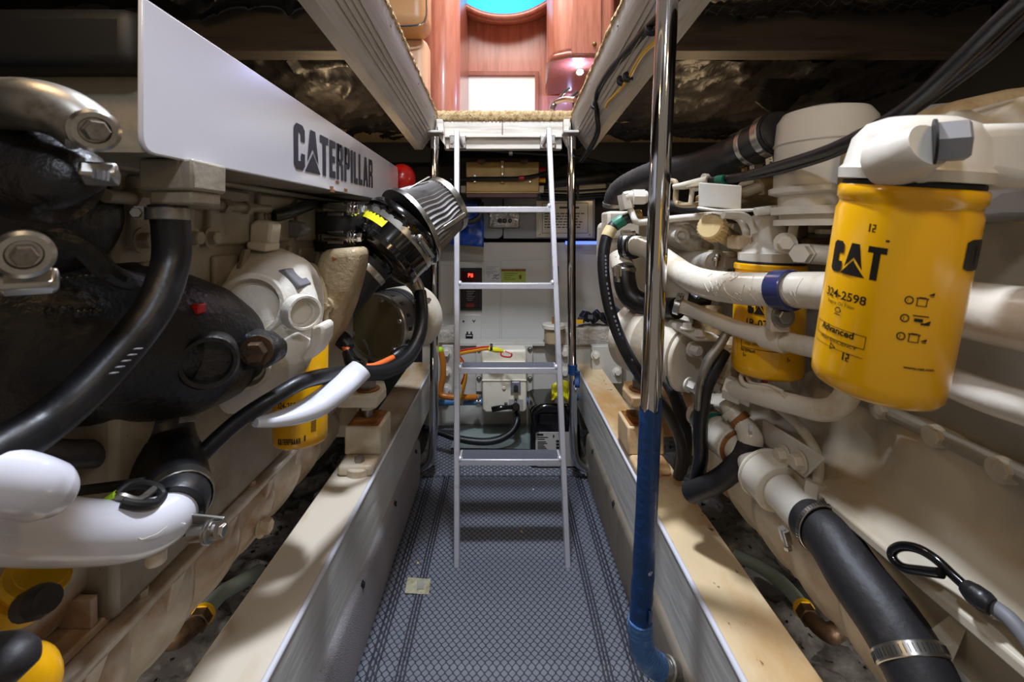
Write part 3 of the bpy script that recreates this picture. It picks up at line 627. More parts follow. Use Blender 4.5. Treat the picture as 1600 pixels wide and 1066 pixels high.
b = MB().grid(lambda u, v: P(694+62*u-10*v*(1-u), 316+64*v+(6*u*v), 2.72+.02*noise.noise(V((u*4, v*5, 8)))), 16, 16)
tp = obj('tarp', b, 'tarp', solid=.003); tag(tp, 'crumpled bright blue tarp hanging behind the air filter', 'tarp')
tag(obj('hose_loop', MB().tube(pts('714,326,2.66 718,341,2.64 734,347,2.62 748,340,2.62 752,328,2.64 750,318,2.66'), .016, 12), 'rubber_matt'), 'short black hose loop in front of the blue tarp', 'hose')

# brass actuator case
bx = thing('brass_actuator', 'brass actuator case with cable and red and yellow caps under hatch', 'actuator', P(785, 303, 2.5))
obj('case', MB().pbox(728, 252.5, 842.5, 300, 2.5, .16), 'brass', bx, bevel=.004)
obj('lid', MB().pbox(728, 299, 842.5, 302.5, 2.495, .17), 'brass', bx, bevel=.002)
obj('drip_tray', MB().pbox(729, 303, 839, 308, 2.5, .14), mat('maroon_tray', (90, 44, 48), .5), bx)
obj('bracket', MB().pbox(782, 251, 788, 287, 2.485, .02), 'brass', bx, bevel=.002)
for x in (752, 819): obj('clip', MB().pprism(f'{x-6},249 {x+6},249 {x+6},254 {x},257 {x-6},254', 2.48, .03), 'bronze', bx, bevel=.002)
for x, y in ((785, 260.5), (785, 272), (742, 275), (742, 284), (828, 275), (828, 284)): obj('screw', MB().hexbolt(P(x, y, 2.484), -UY, .006, .006, False), 'steel', bx)
obj('cable', MB().tube(pts('706,279.5,2.47 728,280,2.47 742,279,2.465 785,279,2.46 820,277.5,2.46 850,271,2.5 870,262,2.6 892,250,2.7'), .010, 10), 'rubber', bx)
obj('cable_rod', MB().cyl(P(704, 279.6, 2.47), P(741, 279.4, 2.465), .006, 8), 'steel', bx)
obj('cable_marker', MB().cyl(P(811, 278, 2.458), P(818.5, 277.8, 2.458), .0115, 12), 'red', bx)
for x, y, m_, r in ((846, 267, 'red', .018), (846, 282, 'yellow', .014)): obj('end_cap', MB().cyl(P(842, y, 2.58), P(852.5, y, 2.58), r, 16, ch=.003), m_, bx)
for x in (724, 846): obj('foot', MB().pbox(x-4, 290, x+4, 301, 2.56, .05), 'cream', bx, bevel=.003)
tag(obj('control_cable', MB().tube(pts('684,258,2.7 700,243,2.62 725,235.5,2.5 760,235,2.45 800,238,2.45 850,241,2.45 893,243,2.5 960,262,2.6 1000,290,2.7'), .009, 10), 'rubber'), 'thin black cable running under the hatch coaming', 'cable')
tag(obj('cable_clip', MB().ring(P(795, 238, 2.45), UX, .008, .019, .02, 16), 'steel'), 'small steel clip on the cable under hatch coaming', 'clip')
wr = thing('cable_bundle', 'bundle of pale and black wires along the far bulkhead', 'cable', P(900, 300, 2.85))
for i in range(7):
    y = 288+i*3.4
    obj('wire', MB().tube([P(845, y+2*math.sin(i), 2.86), P(890, y+1, 2.84), P(940, y-2, 2.84), P(1010, y-6, 2.86)], .009 if i < 5 else .014, 8), 'notice' if i in (1, 2, 4) else 'rubber', wr)
for x in (860, 901, 948): obj('cable_tie', MB().pbox(x, 285, x+4, 314, 2.815, .01), 'dark', wr)
tag(obj('far_hose', MB().tube(pts('846,290,2.78 880,284,2.75 930,278,2.75 990,268,2.8'), .03, 12), 'rubber_matt'), 'thick black hose along the far bulkhead behind stanchion', 'hose')
tag(obj('fire_bottle', MB().sphere(P(628, 280, 2.1), .062, .062, .07), 'red'), 'red rounded bottle end peeping beyond the lettered cover', 'bottle')

# cross member with moulded box
cm = thing('cross_member', 'grey painted cross member joining both girders behind ladder', 'beam', (0, 2.62, -1.1), None, 'structure')
obj('web', MB().pbox(660, 536, 1010, 672, 2.60, .04), 'crossbeam', cm)
obj('lagging', MB().pbox(664, 516, 712, 538, 2.58, .16), 'foam', cm, bevel=.012, seg=3)
obj('lagging', MB().pbox(858, 512, 962, 541, 2.58, .16), 'foam', cm, bevel=.012, seg=3)
obj('cap_plate', MB().pbox(712, 536, 866, 541, 2.57, .1), 'crossbeam', cm, bevel=.002)
for x0, x1, xb in ((690, 708, 698), (874, 892, 882)):
    pl = obj('joint_plate', MB().pbox(x0, 540, x1, 616, 2.565, .035), 'crossbeam', cm, bevel=.004)
    for y in (551, 562 if 0 else 581, 608): obj('bolt', MB().hexbolt(P(xb, y, 2.565), -UY, .020, .022), 'cream_clean', pl)
pl = obj('joint_plate', MB().pbox(925, 541, 972, 600, 2.5, .05), 'crossbeam', cm, bevel=.004)
for x, y in ((964, 552), (964, 581), (930, 555)): obj('bolt', MB().hexbolt(P(x, y, 2.5), -UY, .017, .02), 'cream_clean', pl)
mb_ = thing('moulded_box', 'off-white moulded control box with black lever on the cross member', 'box', P(788, 645, 2.5))
obj('back_plate', MB().pbox(744, 540, 832, 612, 2.54, .025), 'crossbeam', mb_, bevel=.002)
obj('upper_cover', MB().pbox(751.5, 547, 823, 580, 2.44, .1), 'box', mb_, bevel=.014, seg=4)
obj('body', MB().pprism('753,566 822,566 823.5,640 820,645 759,645.5 754,641', 2.42, .12), 'box', mb_, bevel=.012, seg=4)
obj('seam', MB().pbox(753, 594, 822.5, 596, 2.416, .02), 'box', mb_, bevel=.002)
sw = obj('switch_plate', MB().pbox(798, 595, 813.5, 613.5, 2.41, .012), 'greypaint', mb_, bevel=.001)
obj('switch', MB().cyl(P(806, 605, 2.41), P(806, 606, 2.375), .012, 12), 'dark', sw); obj('switch_caption', MB().pbox(800, 596.5, 811, 598.5, 2.409, .002), 'paper', sw)
obj('button', MB().hexbolt(P(787.5, 606, 2.42), -UY, .009, .006), 'cream', mb_)
lv = obj('valve_lever', MB().tube(pts('769,640,2.36 782,637.5,2.355 795,636.5,2.36 806,636,2.37'), [.015, .014, .011, .014], 12), 'gloss', mb_)
obj('lever_hub', MB().cyl(P(806, 636, 2.40), P(806, 636, 2.345), .020, 16, ch=.004).pbox(804, 625, 807.5, 632, 2.37, .02).pbox(788, 631, 793, 636, 2.37, .02), 'gloss', lv)
obj('lever_plate', MB().pbox(795, 624.5, 817, 642.5, 2.405, .012), 'label', mb_)
for x in (748.5, 828): 
    for y in (546, 592): obj('screw', MB().hexbolt(P(x, y, 2.54), -UY, .010, .008), 'steel_dull', mb_)
h = thing('water_hose', 'teal-blue water hose entering the moulded box from the left', 'hose', P(720, 629, 2.5), 'blue water hoses'); obj('hose', MB().tube(pts('686,629,2.5 715,628.5,2.5 754,628,2.48'), .017, 14), 'bluehose', h); obj('hose_clamp', MB().band(P(748, 628, 2.483), UX, .018, .022).worm(P(748, 628, 2.483), UX, .018, .022, UZ), 'steel', h)
h = thing('water_hose', 'bright blue water hose leaving the moulded box to the right', 'hose', P(846, 625, 2.46), 'blue water hoses'); obj('hose', MB().tube(pts('823,626,2.47 850,624.5,2.46 880,622,2.46 905,620,2.5'), .019, 14), 'bluehose', h); obj('hose_clamp', MB().band(P(829, 626, 2.465), UX, .02, .022).worm(P(829, 626, 2.465), UX, .02, .022, UZ), 'steel', h)
wl = thing('wire_loom', 'red and yellow wires with a spliced end draped over the moulded box', 'wire', P(760, 550, 2.4))
for i, m_ in enumerate(('red', 'yel3', 'amber')): obj('wire', MB().tube([P(721+i, 600+14*0+8*i, 2.4), P(726+i*1.5, 585, 2.38), P(724-i, 566, 2.37), P(716, 551+2.5*i, 2.36), P(740, 545+2.2*i, 2.36), P(765, 542+2*i, 2.36), P(778, 546+i, 2.35)], .0055, 8), m_, wl)
obj('splice', MB().tube(pts('764,545,2.35 776,547,2.345 787,549,2.35'), [.012, .014, .006], 10), 'yel2', wl); obj('red_tail', MB().tube(pts('783,548,2.35 784,556,2.33 797,558,2.33 799,553,2.33 789,549,2.34'), .004, 8), 'red', wl); obj('cable_tie', MB().ring(P(766, 543, 2.35), UX, .012, .019, .012, 14), 'dark', wl)
obj('wire', MB().tube(pts('721,566,2.39 728,580,2.39 727,600,2.4 720,622,2.42 722,632,2.45'), .0055, 8), 'yel3', wl)
ah = obj('amber_hose', MB().tube(pts('688,548,2.42 692,565,2.42 692,590,2.42 688,614,2.42 700,620,2.42 726,621,2.44 748,621,2.5'), .016, 14), 'amber'); tag(ah, 'amber translucent hose beside left stanchion', 'hose'); obj('lime_end', MB().sphere(P(688, 547, 2.42), .017), 'lime', ah)
tag(obj('drain_hose', MB().tube(pts('806,646,2.40 808,658,2.36 800,674,2.33 782,686,2.31 760,690.5,2.3 735,689,2.3 710,684,2.3 690,677,2.32 660,668,2.36'), [.018]*6+[.016, .015, .015], 14), 'rubber'), 'black drain hose looping from the moulded box to the left girder', 'hose')
# black jug
jg = thing('oil_jug', 'black plastic oil jug with grey label at foot of right stanchion', 'jug', P(866, 740, 2.3))
obj('body', MB().pprism('828,640 834,634 890,632 905,640 908,700 907,735 900,741 836,740 829,734', 2.22, .24), 'gloss', jg, bevel=.025, seg=4)
obj('handle', MB().tube(pts('836,664,2.2 835,646,2.2 846,637,2.2 868,636,2.2 884,640,2.2 890,654,2.2'), .018, 12), 'gloss', jg); obj('grip_recess', MB().pbox(841, 646, 882, 664, 2.212, .02), 'rubber', jg, bevel=.008)
lb_ = obj('label_panel', MB().prism(rrect(837, 676, 902, 729, 4, 2.214), UY*.006), 'label', jg)
b = MB().pbox(839, 678, 849, 681, 2.213, .001)
for i, y in enumerate((683, 686, 690, 692.5, 695, 697.5, 700, 702.5, 705)): b.pbox(840, y, 856-(i*5 % 7), y+1.2, 2.213, .001)
b.pbox(864, 680, 866, 684, 2.213, .001).pbox(869, 688, 880, 691.5, 2.213, .001).pbox(869, 693, 884, 696.5, 2.213, .001).pbox(869, 698, 878, 701.5, 2.213, .001)
obj('print', b, 'ink', lb_)
tag(obj('yellow_rag', MB().grid(lambda u, v: P(862+26*u, 602-8*math.sin(2.5*u)+(24+9*u)*v, 2.16+.03*noise.noise(V((u*3, v*3, 1)))), 12, 12), 'yel2', solid=.004), 'crumpled yellow glove hanging beside the right stanchion', 'glove')
# things on the right aft ledge
cp = thing('filter_cup', 'cream capped strainer cup on the right of enclosure foot', 'strainer', P(865, 535, 2.5)); obj('cup', MB().cyl(P(865, 536, 2.55), P(865, 512, 2.55), .052, 20, ch=.004), 'tan', cp); obj('lid', MB().cyl(P(865, 513, 2.55), P(865, 506, 2.55), .064, 20, ch=.004), 'cream', cp); obj('stem', MB().cyl(P(864, 506, 2.55), P(864, 495, 2.55), .006, 8), 'rust', cp)
kn = thing('wire_clump', 'clump of dark connectors and wire on the lagged ledge', 'wiring', P(925, 506, 2.62))
for i in range(9): obj('connector', MB().obox(P(908+i*5, 500-(i*7 % 9), 2.60+.01*(i % 3)), .035, .04, .03+.01*(i % 3), frame(V((math.sin(i), .5, 1)))), 'inknavy' if i % 2 else 'dark', kn, bevel=.004)
obj('yellow_tag', MB().pbox(899.5, 500, 911, 506, 2.57, .01), 'yel3', kn)
bt = thing('blue_tub', 'blue plastic tub behind the pole on the aft ledge', 'tub', P(990, 520, 2.7)); obj('body', MB().pbox(972, 462, 1012, 518, 2.66, .2), 'tarp', bt, bevel=.01); obj('rim', MB().pbox(969, 483, 1014, 488, 2.65, .22), 'bluehose', bt, bevel=.006); obj('liquid_tray', MB().pbox(974, 440, 1008, 448, 2.65, .2), 'green', bt)
tag(obj('blue_lamp_strip', MB().pbox(884, 377, 939, 382, 2.80, .02), mat('blue_strip', (120, 150, 255), .4, emit=(90, 120, 255), es=1.6)), 'thin blue light strip above the enclosure on the right', 'lamp')
# ------------------------------------------------------------------ left engine
le = thing('marine_engine', 'left marine diesel engine in cream paint with black lettering on its white cover', 'engine', (-.8, 1.2, -.75), 'twin marine engines')
obj('engine_block', MB().box(-1.15, -.575, .68, 1.95, -.58, .10), 'block', le, bevel=.01)
b = MB()
for y0, y1 in ((.70, .84), (.88, 1.02), (1.06, 1.22), (1.26, 1.42), (1.46, 1.62)): b.box(-.58, -.562, y0, y1, -.03, .085).box(-.58, -.566, y0+.02, y1-.03, -.16, -.05)
b.box(-.58, -.545, .66, 1.9, -.19, -.165).box(-.58, -.55, .66, 1.9, .088, .10)
obj('side_ribs', b, 'block', le, bevel=.006)
for k in range(4): obj('rib', MB().prism([V((-.56, .78+.2*k, -.04)), V((-.56, .80+.2*k, -.04)), V((-.56, .74+.2*k, -.16)), V((-.56, .72+.2*k, -.16))], UX*.012), 'block', le, bevel=.003)
for x, y in ((222, 376), (328, 372), (300, 372)): obj('bolt', MB().hexbolt(onX(x, y, -.562), UX, .014, .014), 'block', le)
obj('gallery_pipe', MB().tube([onX(165, 306, -.56), onX(300, 318, -.56), onX(420, 327, -.56)], .010, 12), 'block', le)
for x, y in ((215, 309), (350, 322), (385, 325)): obj('pipe_nut', MB().lathe(onX(x, y, -.56)-UY*.01, UY, [(0, 0), (0, .016), (.02, .016), (.02, 0)], 6), 'block', le)
obj('rear_box', MB().pbox(-240, 6, 206, 104, .62, .06), 'dark', le, bevel=.02, seg=3)
obj('end_plate', MB().pbox(-200, 108, 228, 260, .67, .05), 'block', le, bevel=.008)

# lettered white cover
NB, NT, FB, FT = P(222, 238, .5), P(186, -7, .5), P(622, 318, 2.02), P(615, 262, 2.02)
ud = (FB-NB).normalized(); nrm = ud.cross(UZ).normalized(); vd = nrm.cross(ud).normalized()
if vd.z < 0: vd = -vd
if nrm.x < 0: nrm = -nrm
def uv(p): return ((p-NB).dot(ud), (p-NB).dot(vd))
uT = [uv(q) for q in (NB, FB, FT, NT)]
def corner(p, a, c, r, n=5):
    pa = V(p)+(V(a)-V(p)).normalized()*r; pc = V(p)+(V(c)-V(p)).normalized()*r
    return [((1-t)**2*pa[0]+2*t*(1-t)*p[0]+t*t*pc[0], (1-t)**2*pa[1]+2*t*(1-t)*p[1]+t*t*pc[1]) for t in [i/n for i in range(n+1)]]
o2 = corner(uT[0], uT[3], uT[1], .022)+corner(uT[1], uT[0], uT[2], .025)+corner(uT[2], uT[1], uT[3], .03)+[uT[3]]
o2 = [(q[0], q[1]) for q in o2]
cov = obj('rocker_cover', MB().prism([NB+ud*a+vd*c for a, c in o2], -nrm*.006), 'white', le, bevel=.002, seg=3, smooth=25)
obj('cover_top', MB().hexa([NT-nrm*.004-vd*.005+ud*.40, FT-nrm*.004-vd*.005-ud*.03, FT-nrm*.22-vd*.005-ud*.03, NT-nrm*.22-vd*.005+ud*.40]+[q-vd*.001 for q in (NT-nrm*.004+ud*.40, FT-nrm*.004-ud*.03, FT-nrm*.22-ud*.03, NT-nrm*.22+ud*.40)]), 'white', cov)
obj('cover_end', MB().hexa([FB-nrm*.004-ud*.008, FB-nrm*.2-ud*.008, FB-nrm*.2-ud*.004, FB-nrm*.004-ud*.004, FT-nrm*.004-ud*.008, FT-nrm*.2-ud*.008, FT-nrm*.2-ud*.004, FT-nrm*.004-ud*.004]), 'white', cov)
obj('cover_underside', MB().hexa([NB-nrm*.012+vd*.004+ud*.03, FB-nrm*.012+vd*.004-ud*.03, FB-nrm*.20+vd*.004-ud*.03, NB-nrm*.20+vd*.004+ud*.03]+[q+vd*.03 for q in (NB-nrm*.012+ud*.03, FB-nrm*.012-ud*.03, FB-nrm*.20-ud*.03, NB-nrm*.20+ud*.03)]), 'block', cov)
def on_cover(x, y):                                   # ray through the picture point onto the cover's plane
    r = P(x, y, 1.0); t = NB.dot(nrm)/r.dot(nrm); return r*t
u0, v0 = uv(on_cover(459, 263)); u1, v1 = uv(on_cover(582, 294)); _, vt = uv(on_cover(459, 190)); _, vt2 = uv(on_cover(582, 252))
polys, w = block_text('C^TERPILLAR')
lb = MB(); o0 = NB+ud*u0+vd*v0+nrm*.0012; ux = ((NB+ud*u1+vd*v1)-(NB+ud*u0+vd*v0)); 
lay(lb, polys, 0, 0, 1, (vt-v0), w, lambda x, y: o0+ux*x+vd*y)
obj('lettering', lb, 'inknavy', cov)
for x, y in ((350, 222), (372, 108), (575, 300)): pass
b = MB()
for x, y, s in ((527, 285, 2.2), (518, 293, 2), (540, 297, 2.4), (519, 298, 2.5)): q = on_cover(x, y)+nrm*.0008; b.obox(q, .012*s, .0004, .003*s, (ud, nrm, vd))
obj('paint_chip', b, 'rust', cov)

# coupling under the far end, with two bright clamps, on the tan outlet casting
cp = thing('rubber_coupling', 'black rubber coupling with two bright band clamps under lettered cover', 'coupling', P(530, 388, 1.4))
obj('sleeve', MB().lathe(P(532, 392, 1.42), UZ, [(0, 0), (0, .072), (.006, .076), (.11, .076), (.15, .072), (.15, 0)], 28), 'rubber_matt', cp)
for y in (327, 371):
    c = P(533, y, 1.42); k = obj('band_clamp', MB().band(c, UZ, .076, .022), 'steel', cp)
    p = P(545, y, 1.335); obj('tee_bolt', MB().cyl(P(508, y-2, 1.34), P(560, y+1, 1.33), .012, 14).ring(P(544, y, 1.335), UX, .0, .019, .005).ring(P(548, y, 1.335), UX, .0, .021, .005).ring(P(552, y, 1.335), UX, .0, .020, .007).hexbolt(P(557, y, 1.333), UX, .014, .018, False), 'chrome', k)
    obj('tee_strap', MB().obox(P(524, y-8, 1.34), .045, .004, .008).obox(P(524, y+8, 1.34), .045, .004, .008), 'steel', k, bevel=.001)
obj('outlet_casting', MB().pprism('498,391 560,386 557,412 551,440 540,480 530,505 518,530 504,552 486,580 455,600 440,560 450,470 478,430 492,412', 1.25, .13), 'tan', le, bevel=.024, seg=4)
obj('casting_rim', MB().tube(pts('470,405,1.24 496,430,1.235 508,470,1.235 506,520,1.235 490,562,1.235 462,590,1.235'), .008, 10), 'tan', le)
for x, y in ((509, 478), (484, 424)): obj('bolt', MB().lathe(P(x, y, 1.25), -UY, [(0, 0), (0, .024), (.012, .022), (.012, 0)], 20).hexbolt(P(x, y, 1.24), -UY, .012, .014, False), 'tan', le)
obj('arrow_mark', MB().prism([P(519, 401, 1.248), P(528, 405, 1.248), P(519, 409, 1.248)], -UY*.001), 'rust', le)
# cream turbine housing
th = obj('turbine_housing', MB().tube(pts('300,470,1.22 352,486,1.14 398,498,1.08 434,506,1.05 460,512,1.05 474,516,1.06'), [.13, .165, .175, .160, .115, .05], 32, 8), 'casting', le)
ax = V((.80, -.60, .0))
def port(x, y, Y, r, axis, m_in, th=.012, d=.03):
    c = P(x, y, Y)
    obj('port_rim', MB().lathe(c-axis*d, axis, [(0, r*1.22), (d, r*1.22), (d+.004, r*1.15), (d+.004, r), (d-.014, r*.95), (d-.014, r*.8), (d-.02, r*.78)], 32), 'casting', th_)
    obj('port_face', MB().lathe(c-axis*d, axis, [(d-.021, 0), (d-.021, r)], 32), m_in, th_)
th_ = th
port(476, 489, .93, .030, V((.75, -.66, .05)).normalized(), 'casting')
port(391, 478, .915, .054, V((.30, -.95, .12)).normalized(), 'greypaint')
port(385, 578, .875, .034, V((.35, -.92, -.18)).normalized(), 'greypaint')
obj('lower_housing', MB().tube(pts('325,602,1.03 375,593,.99 416,572,.98 450,546,.98 474,520,.99'), [.05, .070, .070, .058, .03], 28, 8), 'casting', le)
obj('lug', MB().pprism('486,512 500,506 506,512 504,535 492,556 474,570 470,560 482,540', .935, .06), 'casting', le, bevel=.008)
obj('flange', MB().pprism('300,400 343,385 390,404 420,410 412,436 380,418 340,402 300,414', 1.06, .08), 'casting', le, bevel=.006)
obj('notch_block', MB().pprism('428,424 445,420 470,448 460,456 446,450', .98, .06), 'greypaint', le, bevel=.004)
obj('bolt', MB().hexbolt(P(339, 625, .95), -UY, .014, .02), 'cream', le)
# square plug on top of the housing, hydraulic elbow and small hose under the cover
obj('plug', MB().pprism('387,385 389,350 400,343 421,346 424,352 420,386', 1.02, .05), 'cream_clean', le, bevel=.006)
obj('plug_base', MB().pprism('384,378 418,380 416,394 384,390', 1.0, .06), 'cream_clean', le, bevel=.005)
obj('elbow_fitting', MB().pprism('434,345 452,344 470,348 478,358 470,368 452,372 440,368', 1.2, .04), 'greypaint', le, bevel=.006)
fh = thing('fuel_hose', 'short black hose with steel fitting under the lettered cover', 'hose', P(440, 325, 1.2)); obj('hose', MB().tube(pts('425,338,1.1 450,333,1.15 475,324,1.25 490,318,1.35'), .015, 14), 'rubber', fh); obj('fitting', MB().cyl(P(383, 337, 1.08), P(424, 338, 1.1), .012, 14).ring(P(419, 338, 1.1), UX, 0, .022, .006).ring(P(412, 338, 1.1), UX, 0, .018, .005), 'steel_dull', fh)
obj('cover_bracket', MB().pprism('570,318 596,322 594,340 582,341 571,340', 1.75, .06), 'cream', le, bevel=.003)

# black lagged manifold drum
dr = thing('exhaust_manifold', 'big black lagged exhaust manifold with round port on left engine', 'manifold', P(250, 660, .8))
obj('drum', MB().tube(pts('-160,500,.56 0,508,.64 120,522,.70 230,536,.78 310,545,.86 370,550,.93 400,552,.96'), [.10, .125, .132, .128, .118, .085, .05], 40, 8), 'blackcast', dr)
obj('shoulder', MB().tube(pts('275,470,.98 310,440,1.0 345,455,.99 375,490,.97 395,520,.96'), [.05, .062, .06, .05, .03], 24, 8), 'blackcast', dr)
ax = V((.55, -.83, .02)).normalized(); c = P(326, 566, .735)
obj('port_rim', MB().lathe(c, ax, [(-.06, .045), (0, .044), (.006, .040), (.006, .034), (-.012, .032), (-.012, .0)], 36), 'blackcast', dr)
obj('bolt_lug', MB().pprism('366,520 405,528 428,545 428,566 415,578 385,582 350,580', .82, .06), 'blackcast', dr, bevel=.012, seg=3)
obj('bolt', MB().hexbolt(P(402, 548, .818), V((.2, -1, 0)), .019, .018), 'bronze', dr)
obj('red_plug', MB().pbox(294, 476, 311, 492, .74, .02), 'red', dr, bevel=.003); obj('plug_body', MB().pbox(268, 474, 295, 493, .74, .03), 'dark', dr, bevel=.005)
b = MB()
for i in range(16):
    x, y = 70+(i*37 % 84), 430+(i*53 % 105); b.sphere(P(x, y, .56+.02*(i % 3)), .006, .004, .0035+.002*(i % 2), 8, 6)
obj('sealant_blobs', b, 'rubber', dr)['kind'] = 'stuff'
obj('upper_drum', MB().tube(pts('-60,330,.60 20,345,.62 90,335,.66 140,300,.70'), [.09, .098, .085, .05], 28, 8), 'blackcast', dr)
obj('strap', MB().tube(pts('60,372,.50 120,380,.52 180,432,.56 240,440,.64 270,420,.7'), .012, 10), 'blackcast', dr)

# big near hose with clamp and block
hs = thing('coolant_hose', 'thick black coolant hose sweeping from cover block to lower left', 'hose', P(150, 600, .5))
obj('hose', MB().tube(pts('262,318,.595 268,362,.60 266,415,.595 236,490,.56 150,592,.505 70,662,.46 0,705,.42 -80,750,.38'), .0218, 28, 10), 'rubber', hs)
b = MB()
for i in range(5): b.obox(P(178+i*9.5, 583-i*9.5, .462), .006, .0008, .006, frame(V((.2, -1, .1))))
obj('hose_print', b, 'greyprint', hs)
obj('hose_clamp', MB().band(P(263, 334, .597), UZ, .0232, .016).worm(P(263, 334, .597), UZ, .0232, .016, V((-1, -.6, 0))), 'steel_dull', hs)
b = MB().pbox(215, 247, 301, 297, .57, .07); obj('outlet_block', b, 'block', le, bevel=.004)
obj('outlet_neck', MB().pbox(232, 296, 300, 320, .575, .06), 'block', le, bevel=.004)
# grey bent pipe and clevis joints close to the camera
cl = thing('linkage_pipe', 'blurred grey bent pipe ending in chrome ring joint at upper left', 'pipe', P(90, 220, .40))
obj('bent_pipe', MB().tube(pts('-80,165,.40 0,163,.395 55,165,.39 105,180,.395 140,204,.40'), [.022]*5, 20, 8), 'steel_dull', cl)
c = P(148, 204, .385); ax = V((.72, -.68, -.16)).normalized()
obj('ring_joint', MB().lathe(c, ax, [(-.016, 0), (-.016, .018), (0, .018), (.003, .015), (.003, .011), (-.004, .010), (-.004, 0)], 28), 'steel', cl)
obj('stud', MB().hexbolt(c-ax*.006, ax, .009, .026, False), 'steel_dull', cl)
obj('clevis_block', MB().obox(P(156, 272, .40), .026, .014, .022, frame(V((.5, -.8, .4)))), 'steel', cl, bevel=.003)
b = MB()
for i in range(4): b.obox(P(147+i*7, 271+i*1.5, .387), .0016, .002, .008)
obj('stamped_marks', b, 'greyprint', cl)
obj('dark_elbow', MB().tube(pts('-90,225,.43 -10,250,.43 60,275,.425 110,292,.42 132,310,.425'), [.05, .048, .044, .036, .02], 24, 8), 'blackcast', cl)
c2 = thing('linkage_joint', 'blurred chrome ring joint with stud at the left edge', 'joint', P(40, 420, .36))
c = P(38, 398, .345); ax = V((.72, -.68, -.05)).normalized()
obj('ring_joint', MB().lathe(c, ax, [(-.02, 0), (-.02, .018), (0, .018), (.003, .015), (.003, .011), (-.004, .010), (-.004, 0)], 28), 'steel', c2)
obj('stud', MB().hexbolt(c-ax*.006, ax, .008, .026, False), 'steel_dull', c2)
obj('clevis_block', MB().obox(P(46, 440, .36), .034, .018, .018, frame(V((.6, -.7, .5)))), 'steel', c2, bevel=.004)
obj('arm', MB().tube(pts('-60,415,.40 0,410,.385 36,402,.36'), .014, 14), 'dark', c2)

# elbow and white water pipe
el = thing('rubber_elbow', 'black rubber elbow joining manifold to white water pipe', 'hose', P(250, 780, .75))
obj('elbow', MB().tube(pts('247,655,.80 250,690,.79 256,722,.77 268,752,.73 278,776,.69 270,800,.66'), [.050, .052, .056, .052, .044, .040], 28, 8), 'rubber', el)
obj('hose_clamp', MB().band(P(248, 664, .80), (P(247, 655, .8)-P(250, 690, .79)), .0515, .022), 'steel_dull', el)
obj('hose_clamp', MB().band(P(279, 778, .688), (P(268, 752, .73)-P(270, 800, .66)), .0445, .022), 'steel', el)
obj('hose_clamp', MB().band(P(270, 799, .664), (P(278, 776, .69)-P(262, 815, .64)), .0405, .012), 'dark', el)
obj('clamp_screw', MB().cyl(P(302, 834, .66), P(345, 828, .645), .012, 14).ring(P(322, 831, .652), UX, 0, .016, .004).ring(P(328, 830, .65), UX, 0, .017, .004).hexbolt(P(338, 829, .648), UX, .009, .012, False), 'steel', el)
obj('clamp_strap', MB().obox(P(318, 812, .66), .062, .004, .016, frame(V((.1, -.3, 1)))), 'steel_dull', el, bevel=.001)
wp = thing('water_pipe', 'white painted water pipe curving up into black elbow at lower left', 'pipe', P(120, 880, .55))
obj('pipe', MB().tube(pts('-120,800,.45 -30,815,.49 60,828,.53 150,832,.58 215,828,.62 255,812,.65 276,788,.68'), [.036]*7, 32, 9), 'white', wp)
obj('drain_plug', MB().cyl(P(244, 858, .64), P(243, 880, .64), .013, 14, ch=.002), 'cream', wp)
obj('paint_crack', MB().tube(pts('200,845,.587 214,840,.59 222,843,.592 236,838,.598 246,834,.603 262,822,.615'), .0006, 6), 'cream', wp)
w2 = tag(obj('white_sleeve', MB().tube(pts('-140,745,.38 -40,745,.40 30,757,.42 70,768,.44 88,775,.45 94,777,.455'), [.027, .027, .027, .026, .02, .006], 28, 8), 'white'), 'round-ended white pipe sleeve at the left edge above water pipe', 'pipe')
hw = thing('hand_wheel', 'small black wire loop handle with lime tip above white pipe', 'handle', P(200, 790, .6))
obj('loop', MB().tube(pts('180,775,.60 200,760,.62 225,757,.64 248,764,.65 254,776,.645 240,787,.62 215,789,.6 190,785,.59'), .006, 10), 'dark', hw); obj('spoke', MB().tube(pts('172,780,.6 190,776,.6 216,782,.61 240,765,.64'), .005, 8), 'steel_dull', hw); obj('lime_tip', MB().cyl(P(168, 783, .6), P(183, 773, .6), .006, 10), 'lime', hw); obj('stalk', MB().tube(pts('100,770,.62 140,765,.63 180,760,.63 225,754,.64'), .007, 8), 'dark', hw)
tag(obj('lower_hose', MB().tube(pts('20,705,.60 60,708,.62 120,710,.66 200,705,.74 290,690,.9 360,655,1.0'), .020, 16), 'rubber_matt'), 'dark hose running level behind the black elbow', 'hose')
lh = thing('breather_hose', 'long black hose looping from alternator side to under left engine', 'hose', P(480, 600, 1.2))
obj('hose', MB().tube(pts('656,456,1.62 659,490,1.58 655,525,1.5 636,560,1.38 600,581,1.24 540,584,1.06 480,594,.935 427,622,.875 370,660,.84 310,715,.80'), [.0225, .0225, .0222, .022, .0205, .018, .0158, .015, .0152, .0152], 20, 8), 'rubber', lh)
obj('hose_clamp', MB().band(P(656, 470, 1.612), UZ, .0235, .016).worm(P(656, 470, 1.612), UZ, .0235, .016, UX), 'steel', lh)
obj('elbow_fitting', MB().tube(pts('637,432,1.64 645,440,1.63 652,450,1.625 656,462,1.62'), [.03, .028, .024, .02], 14), 'steel_dull', lh)
tag(obj('lagged_pipe', MB().tube(pts('296,688,.95 330,672,.97 365,650,1.0 398,632,1.04'), .026, 18), 'rubber_matt'), 'dark lagged stub pipe under the cream turbine housing', 'pipe')
obj('bronze_plug', MB().cyl(P(300, 640, .93), P(332, 638, .95), .028, 20, ch=.003).hexbolt(P(332, 638, .94), UX, .012, .014), 'bronze', le)

